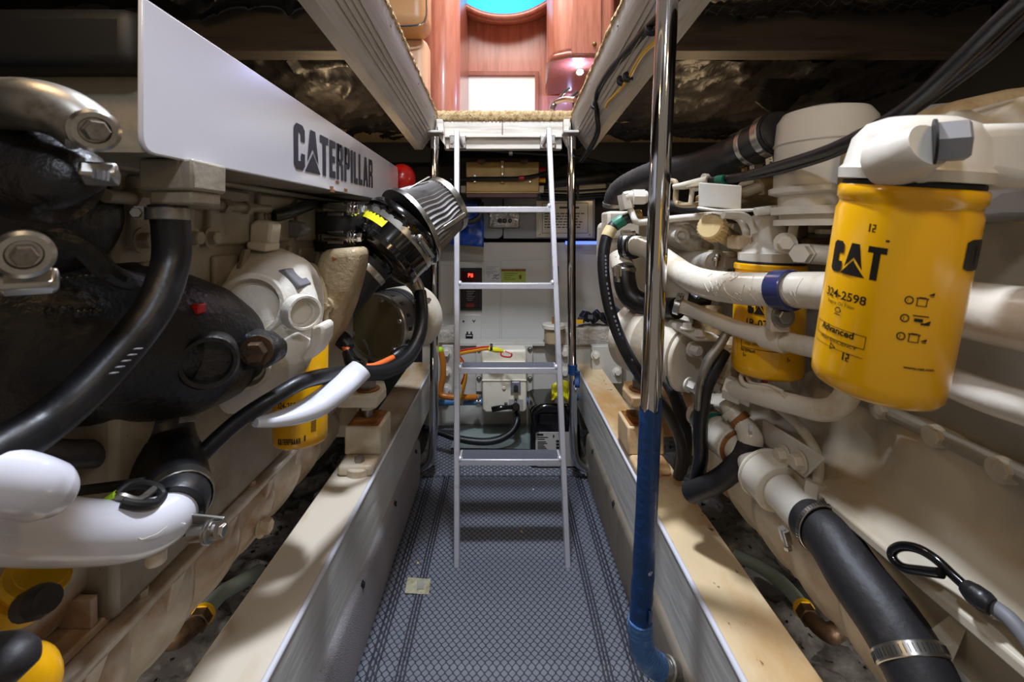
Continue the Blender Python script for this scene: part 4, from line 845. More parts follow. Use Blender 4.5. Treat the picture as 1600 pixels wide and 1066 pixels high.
# air filter
af = thing('air_filter', 'black canister air filter with pleated gauze cone beyond the cover', 'filter', P(640, 440, 1.5))
a0, a1, a2, a3, a4 = P(528, 470, 1.40), P(566, 428, 1.43), P(586, 408, 1.45), P(636, 358, 1.51), P(694, 322, 1.60)
obj('intake_tube', MB().tube([a0, a0.lerp(a1, .5), a1, a2], [.07, .068, .066, .066], 28, 6), 'rubber_matt', af)
ax = (a3-a2).normalized(); L_ = (a3-a2).length
obj('canister', MB().lathe(a2-ax*.01, ax, [(0, 0), (0, .066), (.012, .07), (.02, .115), (.03, .134), (.034, .138), (.05, .138), (.055, .134), (L_-.02, .138), (L_-.012, .146), (L_, .146), (L_+.012, .140), (L_+.012, 0)], 48), 'gloss', af)
obj('band_clamp', MB().band(a2+ax*(L_*.68), ax, .137, .022), 'steel', af)
obj('hose_clamp', MB().band(a1+(a2-a1)*.35, a2-a1, .068, .02).worm(a1+(a2-a1)*.35, a2-a1, .068, .02, V((-.3, -.9, .6))), 'steel', af)
c = a2+ax*(L_*.74); x_, y_, z_ = frame(ax); sd = V((.75, -.65, -.15)); sd = (sd-ax*sd.dot(ax)).normalized()
obj('latch', MB().obox(c+sd*.147, .014, .05, .012, (ax, ax.cross(sd), sd)).cyl(c+sd*.154-ax.cross(sd)*.035, c+sd*.154+ax.cross(sd)*.04, .006, 10).sphere(c+sd*.154-ax.cross(sd)*.045, .011), 'steel', af)
lx = V((-.5, -.8, .5)); lx = (lx-ax*lx.dot(ax)).normalized()
def lbp(aw, h0): return [a2+ax*(.06+h)+(lx*math.cos(a)+ax.cross(lx)*math.sin(a))*.1232 for h, a in h0]
obj('yellow_label', MB().grid(lambda u, v: a2+ax*(.062+.035*v)+(lx*math.cos(-.5+1.0*u)+ax.cross(lx)*math.sin(-.5+1.0*u))*.1362, 10, 2), 'yel2', af)
ax2 = (a4-a3).normalized(); L2 = (a4-a3).length; x_, y_, _ = frame(ax2)
b = MB(); NP = 44
def pl(u, v):
    a = 2*PI*u; k = round(u*NP*4) % 4; r = (.134-.034*v)*(1 if k == 0 else .965 if k in (1, 3) else .925)
    a += .05*math.exp(-((v-.55)/.18)**2)
    return a3+ax2*(.012+v*(L2-.012))+(x_*math.cos(a)+y_*math.sin(a))*r
obj('pleated_element', b.grid(pl, NP*4, 8), 'pleat', af, smooth=20)
obj('end_ring', MB().ring(a4-ax2*.006, ax2, .086, .104, .022, 40), 'steel', af); obj('end_plate', MB().cyl(a4-ax2*.002, a4+ax2*.008, .088, 32), 'dark', af)
obj('base_ring', MB().ring(a3+ax2*.004, ax2, .1, .142, .016, 40), 'steel', af)
sq = V((.75, -.62, -.2)); sq = (sq-ax2*sq.dot(ax2)).normalized(); obj('seam_clip', MB().obox(a3.lerp(a4, .53)+sq*.119, L2*.86, .016, .006, (ax2, ax2.cross(sq), sq)), 'steel', af, bevel=.002)
sq = V((-.4, -.55, .7)); sq = (sq-ax2*sq.dot(ax2)).normalized(); obj('seam_clip', MB().obox(a3.lerp(a4, .5)+sq*.119, L2*.8, .01, .005, (ax2, ax2.cross(sq), sq)), 'steel', af, bevel=.002)

# alternator
al = thing('alternator', 'alternator with olive round face plate and white rear housing', 'alternator', P(610, 560, 1.9))
c = P(588, 512, 1.72); ax = V((-.34, -.93, .02)).normalized()
obj('rim', MB().lathe(c, ax, [(-.09, .128), (-.002, .128), (.002, .124), (.002, .11)], 44), 'steel', al)
obj('face_plate', MB().lathe(c, ax, [(.003, .112), (.003, 0)], 44), 'disc', al)
x_, y_, _ = frame(ax)
for i in range(6):
    a = i*PI/3+.3; obj('screw', MB().hexbolt(c+(x_*math.cos(a)+y_*math.sin(a))*.108+ax*.003, ax, .008, .005), 'steel', al)
for i in range(16):
    a = i*PI/8; obj('vent_slot', MB().obox(c-ax*.03+(x_*math.cos(a)+y_*math.sin(a))*.128, .014, .018, .006, frame(x_*math.cos(a)+y_*math.sin(a), ax)), 'dark', al)
obj('black_band', MB().ring(c-ax*.13, ax, .1, .134, .04, 40), 'dark', al)
obj('rear_housing', MB().lathe(c-ax*.30, ax, [(0, 0), (0, .11), (.03, .135), (.17, .137), (.17, 0)], 40), 'cream', al)
obj('shaft_bracket', MB().hexa([P(566, 531, 1.70), P(576, 546, 1.70), P(584, 562, 1.66), P(580, 560, 1.66), P(570, 529, 1.68), P(578, 543, 1.68), P(586, 558, 1.64), P(582, 556, 1.64)]), 'steel', al)
obj('lower_case', MB().pprism('512,540 548,520 552,580 530,582 514,570', 1.8, .1), 'yellow', al, bevel=.01)
wi = thing('battery_cable', 'orange battery cable with black boots in front of the alternator', 'cable', P(570, 570, 1.4))
obj('black_boot', MB().tube(pts('531,528,1.36 540,536,1.35 546,544,1.34'), [.024, .024, .016], 14), 'rubber', wi); obj('cable', MB().tube(pts('536,538,1.34 543,548,1.33 552,562,1.32 565,571,1.32 580,573,1.33 598,567,1.36 616,558,1.4'), .0095, 12), 'orange', wi)
obj('clamp_saddle', MB().tube(pts('542,548,1.31 550,566,1.30 560,572,1.30 570,576,1.30'), [.014, .02, .02, .014], 14), 'gloss', wi); obj('end_boot', MB().tube(pts('614,559,1.4 624,553,1.42 634,545,1.46'), [.016, .019, .012], 12), 'rubber', wi)
# white trough bracket
tag(obj('cable_trough', MB().tube(pts('564,577,1.04 547,592,1.02 521,614,.98 490,636,.94 462,648,.91 430,656,.88 398,660,.85'), [.036, .038, .040, .037, .030, .022, .014], 26, 8, flat=.62), 'white'), 'white curved trough bracket in front of left yellow filter', 'bracket')

# left yellow filter
def oil_filter(name, label, top, bot, r, grp, front):
    t = thing(name, label, 'filter', bot, grp); ax = (bot-top).normalized(); L = (bot-top).length
    obj('canister', MB().lathe(top, ax, [(0, 0), (0, r*.98), (.003, r*1.012), (.012, r*1.012), (.016, r*.965), (.020, r*.965), (.025, r), (L*.9, r), (L*.96, r*.985), (L*.985, r*.93), (L, r*.82), (L-.004, 0)], 64), 'yellow', t)
    obj('seal_ring', MB().ring(top-ax*.005, ax, r*.5, r*.96, .006, 48), 'dark', t)
    return t, cylmap(top, ax, r*1.003, front), ax
lf, mp, _ = oil_filter('oil_filter', 'yellow spin-on oil filter hanging behind the white trough, left engine', P(472, 520, 1.08), P(469, 692, 1.05), .0585, 'yellow spin-on filters', V((.35, -1, 0)))
b = MB(); pz, w = font_polys('324-2598', .012); lay(b, pz, -.050, -.157, .052, .018, w, mp, .004)
obj('part_number', b, 'ink', lf)
b = MB(); pz, w = block_text('C^TERPILLAR'); lay(b, pz, -.045, -.232, .05, .012, w, mp, .004); obj('lettering', b, 'ink', lf)
b = MB(); lay(b, [rect(0, i*.1, 1, i*.1+.06) for i in range(10)], .026, -.212, .012, .028, 1, mp, .004); lay(b, [rect(0, 0, 1, 1)], -.05, -.166, .035, .002, 1, mp, .004); lay(b, [rect(0, 0, 1, 1)], .012, -.228, .003, .012, 1, mp, 0); obj('barcode', b, 'ink', lf)

# engine mount helper
def mount(sx, label, Y=1.46, dx=0):
    X = sx*.452; MC = 'mount' if sx < 0 else 'mount_warm'; t = thing('engine_mount', label, 'mount', (X, Y, -.755), 'engine mounts')
    def bx(n, x0, x1, y0, y1, z0, z1, m, par=t, bv=.004): return obj(n, MB().box(*sorted((X+sx*x0, X+sx*x1)), Y+y0, Y+y1, z0, z1), m, par, bevel=bv)
    bx('base_foot', -.05, .06, -.09, .14, -.755, -.722, MC, bv=.01)
    obj('foot_lug', MB().lathe(V((X, Y-.06, -.755)), UZ, [(0, 0), (0, .042), (.02, .042), (.024, .038), (.024, 0)], 24), MC, t); obj('bolt', MB().hexbolt(V((X, Y-.06, -.731)), UZ, .016, .02), 'steel_dull', t)
    bx('rubber_housing', -.055, .062, -.02, .115, -.722, -.632, MC, bv=.006)
    bx('rust_tray', -.045, .055, -.012, .105, -.632, -.628, 'rust', bv=.001); bx('rubber_pad', -.032, .042, .002, .09, -.630, -.618, 'rust', bv=.002)
    obj('stud', MB().cyl(V((X, Y+.03, -.63)), V((X, Y+.03, -.46)), .015, 16), 'steel_dull', t)
    obj('adjusting_nut', MB().lathe(V((X, Y+.03, -.59)), UZ, [(0, 0), (0, .027), (.02, .027), (.02, 0)], 6).ring(V((X, Y+.03, -.57)), UZ, 0, .034, .005), MC, t)
    obj('foot_plate', MB().prism([V((X-sx*.05, Y-.045, -.562)), V((X+sx*.07, Y-.045, -.562)), V((X+sx*.24, Y+.02, -.562)), V((X+sx*.24, Y+.14, -.562)), V((X-sx*.03, Y+.12, -.562)), V((X-sx*.055, Y+.05, -.562))], UZ*.034), MC, t, bevel=.005)
    bx('gusset', .06, .24, .10, .125, -.72, -.56, MC)
    obj('washer', MB().ring(V((X, Y+.03, -.528)), UZ, 0, .038, .005), 'rust', t)
    obj('lock_nut', MB().lathe(V((X, Y+.03, -.523)), UZ, [(0, 0), (0, .026), (.028, .026), (.03, .022), (.03, 0)], 6).cyl(V((X, Y+.03, -.493)), V((X, Y+.03, -.462)), .022, 18, ch=.003), 'steel_dull', t)
    return t
mount(-1, 'cream engine mount with rusty pad on the left girder', 1.50)

# left sump with scalloped skirt
def sump(sx, zt, X0=.60, y0=.25, y1=1.9):
    def fn(u, v):
        y = y0+(y1-y0)*u; s = abs(math.sin(PI*y/.15)); s2 = abs(math.sin(PI*y/.075+.6))
        z = zt-(.17+.02*s)*v
        x = X0+.0+.055*math.sin(PI*min(1, v*.75))*.0-(.035*s*math.sin(PI*v**.8))-.012*s2*v+(.05*v*v)
        return (sx*x, y, z)
    return MB().grid(fn, 150, 14)
obj('sump_skirt', sump(-1, -.60), 'pan', le, smooth=60)
obj('sump_flange', MB().box(-.66, -.562, .25, 1.9, -.602, -.588), 'pan', le, bevel=.003); obj('pan_rail', MB().box(-.66, -.590, .25, 1.9, -.586, -.572), 'pan', le, bevel=.003)
obj('crankcase_side', MB().prism([V((-.75, .3, -.30)), V((-.63, .3, -.36)), V((-.615, .3, -.52)), V((-.64, .3, -.572)), V((-.75, .3, -.572))], UY*1.6), 'pan', le, bevel=.01)
for k in range(9):
    y = .42+.16*k
    obj('flange_bolt', MB().hexbolt(V((-.582, y, -.588)), UZ, .010, .010), 'bronze' if k % 3 == 0 else 'pan', le)
    obj('web', MB().prism([V((-.560, y+.04, -.598)), V((-.560, y+.075, -.598)), V((-.578, y+.066, -.66)), V((-.578, y+.049, -.66))], -UX*.03), 'pan', le, bevel=.003)
    if k % 2 == 0: obj('gusset', MB().prism([V((-.585, y+.02, -.572)), V((-.63, y+.02, -.572)), V((-.63, y+.02, -.47))], UY*.014), 'pan', le, bevel=.002)
for y in (.5, .66, .82): obj('pocket_wall', MB().box(-.64, -.592, y, y+.012, -.572, -.53), 'pan', le, bevel=.002)
obj('drain_plug', MB().hexbolt(onX(408, 822, -.585), UX, .018, .02), 'cream', le)
yp = thing('dipstick_fitting', 'yellow banded fitting with black cap on lower left engine', 'fitting', P(45, 930, .56))
obj('body', MB().cyl(P(26, 950, .57), P(66, 890, .57), .030, 24, ch=.003), 'yel3', yp); obj('collar', MB().ring(P(54, 908, .565), P(66, 890, .56)-P(26, 950, .56), .02, .034, .010).ring(P(38, 932, .565), P(66, 890, .56)-P(26, 950, .56), .02, .033, .008), 'yel3', yp); obj('cap', MB().tube(pts('40,948,.53 62,940,.525 76,936,.52'), [.016, .018, .014], 14), 'rubber', yp)
y2 = thing('fuel_filter_bowl', 'yellow rounded filter bowl with dark band at bottom left corner', 'filter', P(30, 1060, .45))
obj('bowl', MB().sphere(P(36, 1078, .46), .030, .03, .042), 'yellow', y2); obj('bracket', MB().cyl(P(36, 1078, .46), V((-.64, .50, -.45)), .012, 12), 'cream', y2); obj('dark_band', MB().tube(pts('-40,1040,.41 0,1035,.41 26,1040,.41 40,1052,.41'), [.022, .022, .02, .01], 16), 'rubber_matt', y2)
def bilge_hose(sx, path, r, elbow, label, m_):
    t = thing('bilge_hose', label, 'hose', elbow[0], 'bilge hoses'); obj('hose', MB().tube(path, r, 18, 8), m_, t)
    d = (elbow[0]-path[-1]).normalized(); obj('yellow_ring', MB().ring(path[-1]-d*.006, d, .0, r*1.35, .014, 20), 'yel3', t)
    obj('elbow', MB().tube(elbow, [r*.95, r*1.05, r*1.1, r*1.2, r*1.1], 16, 6), 'bronze', t); obj('nut', MB().lathe(elbow[0], d, [(0, 0), (0, r*1.35), (.025, r*1.35), (.025, 0)], 6), 'bronze', t)
bilge_hose(-1, [onZ(405, 893, -1.08), onZ(385, 905, -1.06), onZ(350, 925, -1.05), onZ(330, 945, -1.04), onZ(318, 960, -1.03)], .021, [onZ(316, 963, -1.03), onZ(306, 976, -1.03), onZ(294, 986, -1.03), onZ(278, 996, -1.03), onZ(262, 1000, -1.03)], 'blue-green bilge hose with yellow ring left of left girder', 'greenhose')
# ------------------------------------------------------------------ right engine
re_ = thing('marine_engine', 'right marine diesel engine in cream paint carrying yellow filters and pipes', 'engine', (.8, 1.2, -.75), 'twin marine engines')
obj('engine_block', MB().box(.66, 1.2, .2, 1.75, -.32, .02), 'block', re_, bevel=.012)
b = MB().box(.70, 1.2, .2, 1.7, .0, .13)
for k in range(6): b.box(.66, .74, .45+.22*k, .57+.22*k, -.02, .10)
obj('head_castings', b, 'tan', re_, bevel=.012)
# sump: upper shelf, sloping cream panel, rail and scalloped skirt
def tray(u, v):
    y = .15+1.6*u; s = .5+.5*math.cos(2*PI*(y-.1)/.24)
    prof = [(.665, -.28), (.655, -.31), (.640, -.34), (.632, -.40), (.615, -.44), (.575, -.47)]
    k = v*5; i = min(int(k), 4); f = k-i; x = prof[i][0]*(1-f)+prof[i+1][0]*f; z = prof[i][1]*(1-f)+prof[i+1][1]*f
    return (x+.030*math.sin(PI*min(1, v*1.05))*(s**2), y, z)
obj('sump_side', MB().grid(tray, 130, 24), 'tray', re_, smooth=60)
obj('sump_rail', MB().prism([V((.58, .15, -.468)), V((.566, .15, -.474)), V((.566, .15, -.49)), V((.60, .15, -.495)), V((.66, .15, -.47))], UY*1.6), 'tray', re_, bevel=.003)
obj('lower_side', MB().prism([V((.60, .15, -.49)), V((.605, .15, -.575)), V((.615, .15, -.60)), V((.75, .15, -.60)), V((.75, .15, -.49))], UY*1.6), 'tray', re_, bevel=.004)
def skirt(u, v):
    y = .15+1.75*u; s = abs(math.sin(PI*y/.14)); s2 = abs(math.sin(PI*y/.07+.6))
    return (.60-.03*s*math.sin(PI*v**.8)-.012*s2*v+.05*v*v, y, -.58-(.17+.02*s)*v)
obj('sump_skirt', MB().grid(skirt, 150, 14), 'pan', re_, smooth=60)
obj('joint_rail', MB().tube([onX(1290, 600, .655), onX(1370, 635, .65), onX(1465, 680, .65), onX(1620, 752, .65)], .012, 10), 'block', re_)
for x, y in ((1380, 640), (1466, 682), (1572, 735)): obj('bolt', MB().lathe(onX(x, y, .65), -UX, [(0, 0), (0, .018), (.012, .016), (.012, 0)], 18).hexbolt(onX(x, y, .640), -UX, .011, .01, False), 'tray', re_)
for k, (x, y) in enumerate(((1503, 938), (1455, 905), (1520, 965))): 
    if k == 0: obj('bushing', MB().lathe(onX(x, y, .60), V((-1, -.3, .2)), [(0, 0), (0, .012), (.012, .012), (.013, .010), (.013, .006), (.004, .005), (.004, 0)], 18), 'white', re_)
for y in (.50, .60): obj('web', MB().prism([V((.603, y, -.52)), V((.603, y+.02, -.52)), V((.56, y+.035, -.575)), V((.575, y, -.585))], UZ*.006), 'tray', re_, bevel=.002)
obj('upper_casting', MB().pprism('1475,262 1488,160 1520,150 1600,132 1700,120 1700,300 1480,300', .58, .2), 'tan', re_, bevel=.02, seg=3)
obj('small_canister', MB().cyl(P(1462, 200, .72), P(1462, 168, .72), .033, 28, ch=.006), 'cabinet_grey', re_)
obj('rail_casting', MB().pprism('1405,205 1412,196 1440,192 1470,186 1490,172 1520,170 1545,182 1600,150 1650,140 1650,230 1405,240', .52, .06), 'casting', re_, bevel=.012, seg=3)

# oil filter head and big filter
TOP, BOT = P(1421, 292, .455), P(1364, 606, .485)
hd = obj('filter_head', MB().pprism('1432,298 1440,240 1452,212 1480,198 1560,188 1640,186 1660,290 1600,292 1560,284 1500,292', .405, .085), 'cream_clean', re_, bevel=.014, seg=4)
obj('head_flange', MB().lathe(TOP+(TOP-BOT).normalized()*.006, (TOP-BOT).normalized(), [(0, 0), (0, .0585), (.010, .0595), (.014, .056), (.040, .052), (.054, .042), (.060, .028), (.062, 0)], 48), 'cream_clean', hd)
obj('boss', MB().tube(pts('1400,250,.43 1428,238,.40 1453,226,.385'), [.028, .021, .0185], 24, 6), 'cream_clean', hd)
obj('plug_bolt', MB().lathe(P(1458, 223, .384), V((.80, -.60, -.02)), [(0, 0), (0, .0165), (.003, .0175), (.020, .0175), (.022, .015), (.022, 0)], 6), 'cabinet_grey', hd)
obj('seal', MB().lathe(P(1457, 223, .3845), V((.80, -.60, -.02)), [(0, 0), (0, .0195), (.002, .0195), (.002, 0)], 24), 'dark', hd)
obj('head_arm', MB().pprism('1500,330 1560,290 1640,280 1640,345 1570,345 1520,350', .54, .05), 'cabinet_grey', re_, bevel=.01)
bf, mp, bax = oil_filter('oil_filter', 'largest yellow oil filter, close to the camera on the right engine', TOP, BOT, .0565, 'yellow spin-on filters', V((-.62, -1, .1)))
R_ = .0565
def at(px, py):                     # picture point on the canister's near surface -> arc length, height
    d = P(px, py, 1.0).normalized(); z = bax; w = -TOP
    dp = d-z*d.dot(z); wp = w-z*w.dot(z); a = dp.dot(dp); b_ = 2*dp.dot(wp); c = wp.dot(wp)-(R_*1.003)**2; D = b_*b_-4*a*c
    t = (-b_-math.sqrt(max(D, 0)))/(2*a); q = d*t-TOP; h = q.dot(z); q = q-z*h
    f = V((-.62, -1, .1)); f = (f-z*f.dot(z)).normalized(); s = f.cross(z)
    return R_*math.atan2(q.dot(s), q.dot(f)), -h
def put(mbx, polys, w, x0, y0, x1, y1, cut=.004):       # left-bottom and right-top picture points
    a0, h0 = at(x0, y0); a1, h1 = at(x1, y1); lay(mbx, polys, a0, h0, a1-a0, h1-h0, w, mp, cut)
def put2(mbx, polys, w, xl, yl, xr, hpx, cut=.004):      # baseline from (xl, yl), right end xr, height in pixels
    a0, h0 = at(xl, yl); a1, _ = at(xr, yl); _, h1 = at(xl, yl-hpx); lay(mbx, polys, a0, h0, a1-a0, h1-h0, w, mp, cut)
b = MB(); pz, w = block_text('C^T', .07); put2(b, pz, w, 1299, 421, 1382, 50)
obj('cat_lettering', b, 'ink', bf)
b = MB(); put2(b, [rect(0, 0, 1, 1)], 1, 1384, 378, 1390, 3); obj('trade_mark', b, 'ink', bf)
b = MB(); put2(b, *block_text('C', .1), 1503, 424, 1533, 50); obj('cat_lettering', b, 'ink', bf)
b = MB(); pz, w = font_polys('324-2598', .016); put2(b, pz, w, 1292, 458, 1356, 19); obj('part_number', b, 'ink', bf)
b = MB(); pz, w = font_polys('Advanced', .03); put2(b, pz, w, 1285, 510, 1337, 15)
a0, h0 = at(1278, 515); a1, _ = at(1356, 515); _, h1 = at(1278, 491); hh = h1-h0
for q in (rect(a0, h0, a0+.0006, h1), rect(a1-.0006, h0, a1, h1), rect(a0, h0, a1, h0+.0006), rect(a0, h1-.0006, a1, h1), rect(a0, h0-.009, a1, h0-.0085)): lay(b, [[(x, y) for x, y in q]], 0, 0, 1, 1, 1, mp, .004)
obj('grade_panel', b, 'ink', bf)
b = MB(); pz, w = font_polys('Engine Oil Filter'); put2(b, pz, w, 1294, 470, 1338, 8)
pz, w = font_polys('HIGH EFFICIENCY', .01); put2(b, pz, w, 1283, 524, 1342, 7); obj('caption', b, 'ink', bf)
b = MB()
for x, y in ((1357, 362), (1315, 562)): put2(b, [rect(0, 0, .25, 1), rect(.5, .35, 1, .5), rect(.8, .5, 1, .8), rect(.5, .8, 1, .95), rect(.5, .05, .7, .35), rect(.5, 0, 1, .12)], 1, x, y, x+11, 13)
def ringp(n=20, r0=.36, r1=.5): return [[(.5+r1*math.cos(2*PI*i/n), .5+r1*math.sin(2*PI*i/n)), (.5+r1*math.cos(2*PI*(i+1)/n), .5+r1*math.sin(2*PI*(i+1)/n)), (.5+r0*math.cos(2*PI*(i+1)/n), .5+r0*math.sin(2*PI*(i+1)/n)), (.5+r0*math.cos(2*PI*i/n), .5+r0*math.sin(2*PI*i/n))] for i in range(n)]
obj('date_marks', b, 'ink', bf)
b = MB()
put2(b, ringp(3, .25, .42), 1, 1292, 545, 1307, 16)
put2(b, ringp(14, .30, .42)+[rect(.1, -.25, .9, -.12), rect(.3, .8, .7, 1.0)], 1, 1303, 487, 1315, 10)
for k, (x, y) in enumerate(((1412, 474), (1405, 502), (1399, 530))):
    put2(b, ringp(), 1, x, y, x+15, 13)
    put2(b, font_polys(str(k+1), .02)[0], 1.4, x+5, y-3, x+12, 7)
    put2(b, [rect(0, 0, .06, .7), rect(.54, 0, .6, .7), rect(0, 0, .6, .07), rect(-.05, .7, .65, .8), rect(.1, .78, .5, .86)] if k != 1 else [rect(0, .75, .9, .85), rect(.1, .25, .6, .55), rect(.5, .0, 1, .18)], 1, x+19, y+4, x+47, 17)
    put2(b, [[(0, .3), (1, .9), (1, .3)], rect(.3, 0, 1, .12)], 1, x+38, y+(6 if k else -10), x+48, 8)
obj('instruction_icons', b, 'ink', bf)['kind'] = 'stuff'
b = MB(); pz, w = font_polys('www.cat.com', .03); put2(b, pz, w, 1411, 575, 1460, 6); obj('web_address', b, 'ink', bf)

# second filter with its own head
T2, B2 = P(1203, 412, .985), P(1198, 584, .985)
sf, mp2, ax2 = oil_filter('fuel_filter', 'smaller yellow fuel filter partly behind the cream pipes', T2, B2, .0685, 'yellow spin-on filters', V((-.55, -1, 0)))
mp = mp2; bax, TOP, R_ = ax2, T2, .0685
def at2(px, py):
    d = P(px, py, 1.0).normalized(); z = ax2; w = -T2; dp = d-z*d.dot(z); wp = w-z*w.dot(z); a = dp.dot(dp); b_ = 2*dp.dot(wp); c = wp.dot(wp)-(.0687)**2
    t = (-b_-math.sqrt(max(b_*b_-4*a*c, 0)))/(2*a); q = d*t-T2; h = q.dot(z); q = q-z*h; f = V((-.55, -1, 0)); f = (f-z*f.dot(z)).normalized(); s = f.cross(z)
    return .0685*math.atan2(q.dot(s), q.dot(f)), -h
def p3(mbx, polys, w, xl, yl, xr, hpx, cut=.005):
    a0, h0 = at2(xl, yl); a1, _ = at2(xr, yl); _, h1 = at2(xl, yl-hpx); lay(mbx, polys, a0, h0, a1-a0, h1-h0, w, mp2, cut)
b = MB(); p3(b, *block_text('C^T', .07), 1168, 489, 1206, 28); obj('cat_lettering', b, 'ink', sf)
b = MB(); pz, w = font_polys('1R-0750', .02); p3(b, pz, w, 1164, 508, 1216, 17); obj('part_number', b, 'ink', sf)
b = MB(); pz, w = block_text('C^TERPILLAR'); p3(b, pz, w, 1158, 547, 1180, 5); p3(b, font_polys('High Efficiency')[0], 7, 1164, 537, 1205, 6)
p3(b, [rect(0, 0, 1, .06), rect(0, .94, 1, 1), rect(0, 0, .02, 1)], 1, 1158, 541, 1216, 14); p3(b, [rect(0, 0, .3, 1), rect(.6, .2, 1, .6)], 1, 1161, 557, 1165, 7); p3(b, [rect(0, 0, .3, 1), rect(.6, .2, 1, .6)], 1, 1230, 566, 1234, 7)
obj('lettering', b, 'ink', sf)
obj('head_base', MB().lathe(T2-UZ*-.001, UZ, [(0, 0), (0, .062), (.022, .062), (.024, .056), (.034, .05), (.045, .038), (.10, .036), (.104, .03), (.104, 0)], 40), 'cream_clean', re_)
obj('head_bracket', MB().tube(pts('1180,364,.96 1172,345,.96 1158,337,.95 1130,336,.92'), .008, 10, flat=.6), 'cream_clean', re_)
obj('arm_bracket', MB().tube(pts('1236,385,.9 1240,355,.9 1246,338,.9 1240,329,.9 1215,327,.92 1180,331,.92'), .009, 12, flat=.7), 'cream_clean', re_)
obj('bolt', MB().hexbolt(P(1227, 380, .88), V((-.5, -1, 0)), .014, .02), 'cream_clean', re_)
obj('banjo_bolt', MB().lathe(P(1258, 396, .86), V((-.8, -.7, 0)), [(0, 0), (0, .020), (.012, .020), (.012, .017), (.035, .017), (.035, 0)], 6).cyl(P(1252, 396, .87), P(1320, 400, .84), .019, 20), 'cream_clean', re_)
obj('stop_lever', MB().pbox(1264, 372, 1330, 385, .9, .03).pbox(1246, 350, 1264, 372, .92, .04), 'bronze', re_, bevel=.004)
obj('lever_plate', MB().pbox(1260, 352, 1300, 364, .93, .03).pbox(1282, 358, 1330, 366, .9, .02), 'cream', re_, bevel=.003)
obj('pump_body', MB().pprism('1240,400 1330,405 1330,330 1262,345 1200,340 1190,400', 1.04, .16), 'block', re_, bevel=.01)

# breather canister
bc = thing('breather_canister', 'tall off-white breather canister with flanged base on right engine', 'canister', P(1290, 350, .85))
c = P(1290, 300, .87)
def zz(y): return (CY-y)*.79/F
obj('can', MB().lathe(V((c.x, c.y, 0)), UZ, [(zz(286), 0), (zz(286), .086), (zz(215), .084), (zz(212), .0865), (zz(208), .084), (zz(172), .080), (zz(158), .070), (zz(150), .04), (zz(148), 0)], 56), 'cream_clean', bc)
obj('flange', MB().lathe(V((c.x, c.y, 0)), UZ, [(zz(300), 0), (zz(300), .082), (zz(296), .094), (zz(288), .095), (zz(285), .088), (zz(285), 0)], 56), 'cream_clean', bc)
obj('base_rings', MB().lathe(V((c.x, c.y, 0)), UZ, [(zz(352), 0), (zz(352), .086), (zz(342), .086), (zz(341), .076), (zz(334), .076), (zz(333), .09), (zz(320), .09), (zz(318), .078), (zz(300), .078), (zz(300), 0)], 56), 'cream_clean', bc)
rh = thing('breather_hose', 'thick ribbed black hose with steel clamps feeding breather canister', 'hose', P(1080, 270, 1.2))
P_ = pts('962,325,1.55 966,306,1.52 985,290,1.45 1030,272,1.32 1090,262,1.2 1140,245,1.09 1190,222,.98 1222,205,.92')
obj('hose', MB().tube(P_, .042, 24, 12, rib=-.05), 'rubber_matt', rh)
for (x, y, Y, r, w_) in ((1168, 233, 1.03, .043, .018), (1178, 228, 1.005, .044, .014), (1208, 212, .945, .046, .02)):
    obj('hose_clamp', MB().band(P(x, y, Y), P(1190, 222, .98)-P(1140, 245, 1.09), r, w_).worm(P(x, y, Y), P(1190, 222, .98)-P(1140, 245, 1.09), r, w_, V((.1, -.6, -1))), 'brass' if w_ == .018 else 'steel', rh)
obj('cuff', MB().tube(pts('1160,236,1.045 1190,222,.98 1218,207,.925'), .0435, 24), 'rubber', rh)
b = MB()
for i in range(7): b.obox(P(1152+i*1.2, 228+i*3.2, 1.02), .010, .001, .003, frame(V((-.3, -1, .2))))
obj('tag_print', b, 'paper', rh)
obj('hose_clamp', MB().band(P(963, 318, 1.54), V((.1, .3, -1)), .044, .014), 'steel_dull', rh)

# cables above
cb = thing('control_cable', 'thick black control cable sweeping from top right corner to bracket', 'cable', P(1300, 240, .7))
obj('cable', MB().tube([V((.52, .02, .30))]+pts('1720,-90,.36 1600,0,.42 1520,75,.47 1440,150,.54 1380,192,.60 1300,232,.70 1220,258,.84 1160,275,.98 1120,281,1.06 1098,283,1.1'), .0085, 16, 8), 'rubber', cb)
obj('cable', MB().tube([V((.54, .02, .31))]+pts('1760,-80,.37 1640,0,.43 1540,90,.50 1440,164,.57 1370,207,.64 1290,246,.75 1200,272,.9 1140,283,1.02'), .006, 14, 8), 'rubber', cb)
obj('green_band', MB().cyl(P(1122, 281.5, 1.055), P(1134, 280.5, 1.03), .0115, 16), 'green', cb)
obj('end_fitting', MB().tube(pts('1052,292,1.16 1070,290,1.14 1090,285,1.11 1108,282,1.08'), [.006, .010, .010, .012], 12).hexbolt(P(1085, 291, 1.1), -UZ, .012, .01).ring(P(1098, 283, 1.1), UX, 0, .018, .012).cyl(P(1082, 295, 1.1), P(1079, 318, 1.1), .006, 8), 'cream', cb)
br = thing('cable_bracket', 'white folded sheet bracket plate holding the control cable', 'bracket', P(1125, 330, 1.02))
obj('plate', MB().hexa([P(1091, 322, 1.06), P(1158, 328, .97), P(1158, 328, .975), P(1091, 322, 1.066), P(1092, 285, 1.06), P(1159, 290, .97), P(1159, 290, .975), P(1092, 285, 1.066)]), 'cream_clean', br, bevel=.002)
obj('fold', MB().tube(pts('1092,325,1.06 1125,329,1.02 1160,329,.97 1215,326,.92'), [.008, .008, .008, .007], 10, flat=.5), 'cream_clean', br)
obj('support', MB().tube(pts('1040,284,1.2 1052,283,1.18 1057,290,1.17 1058,318,1.17 1090,320,1.1'), .007, 10), 'tan', re_)
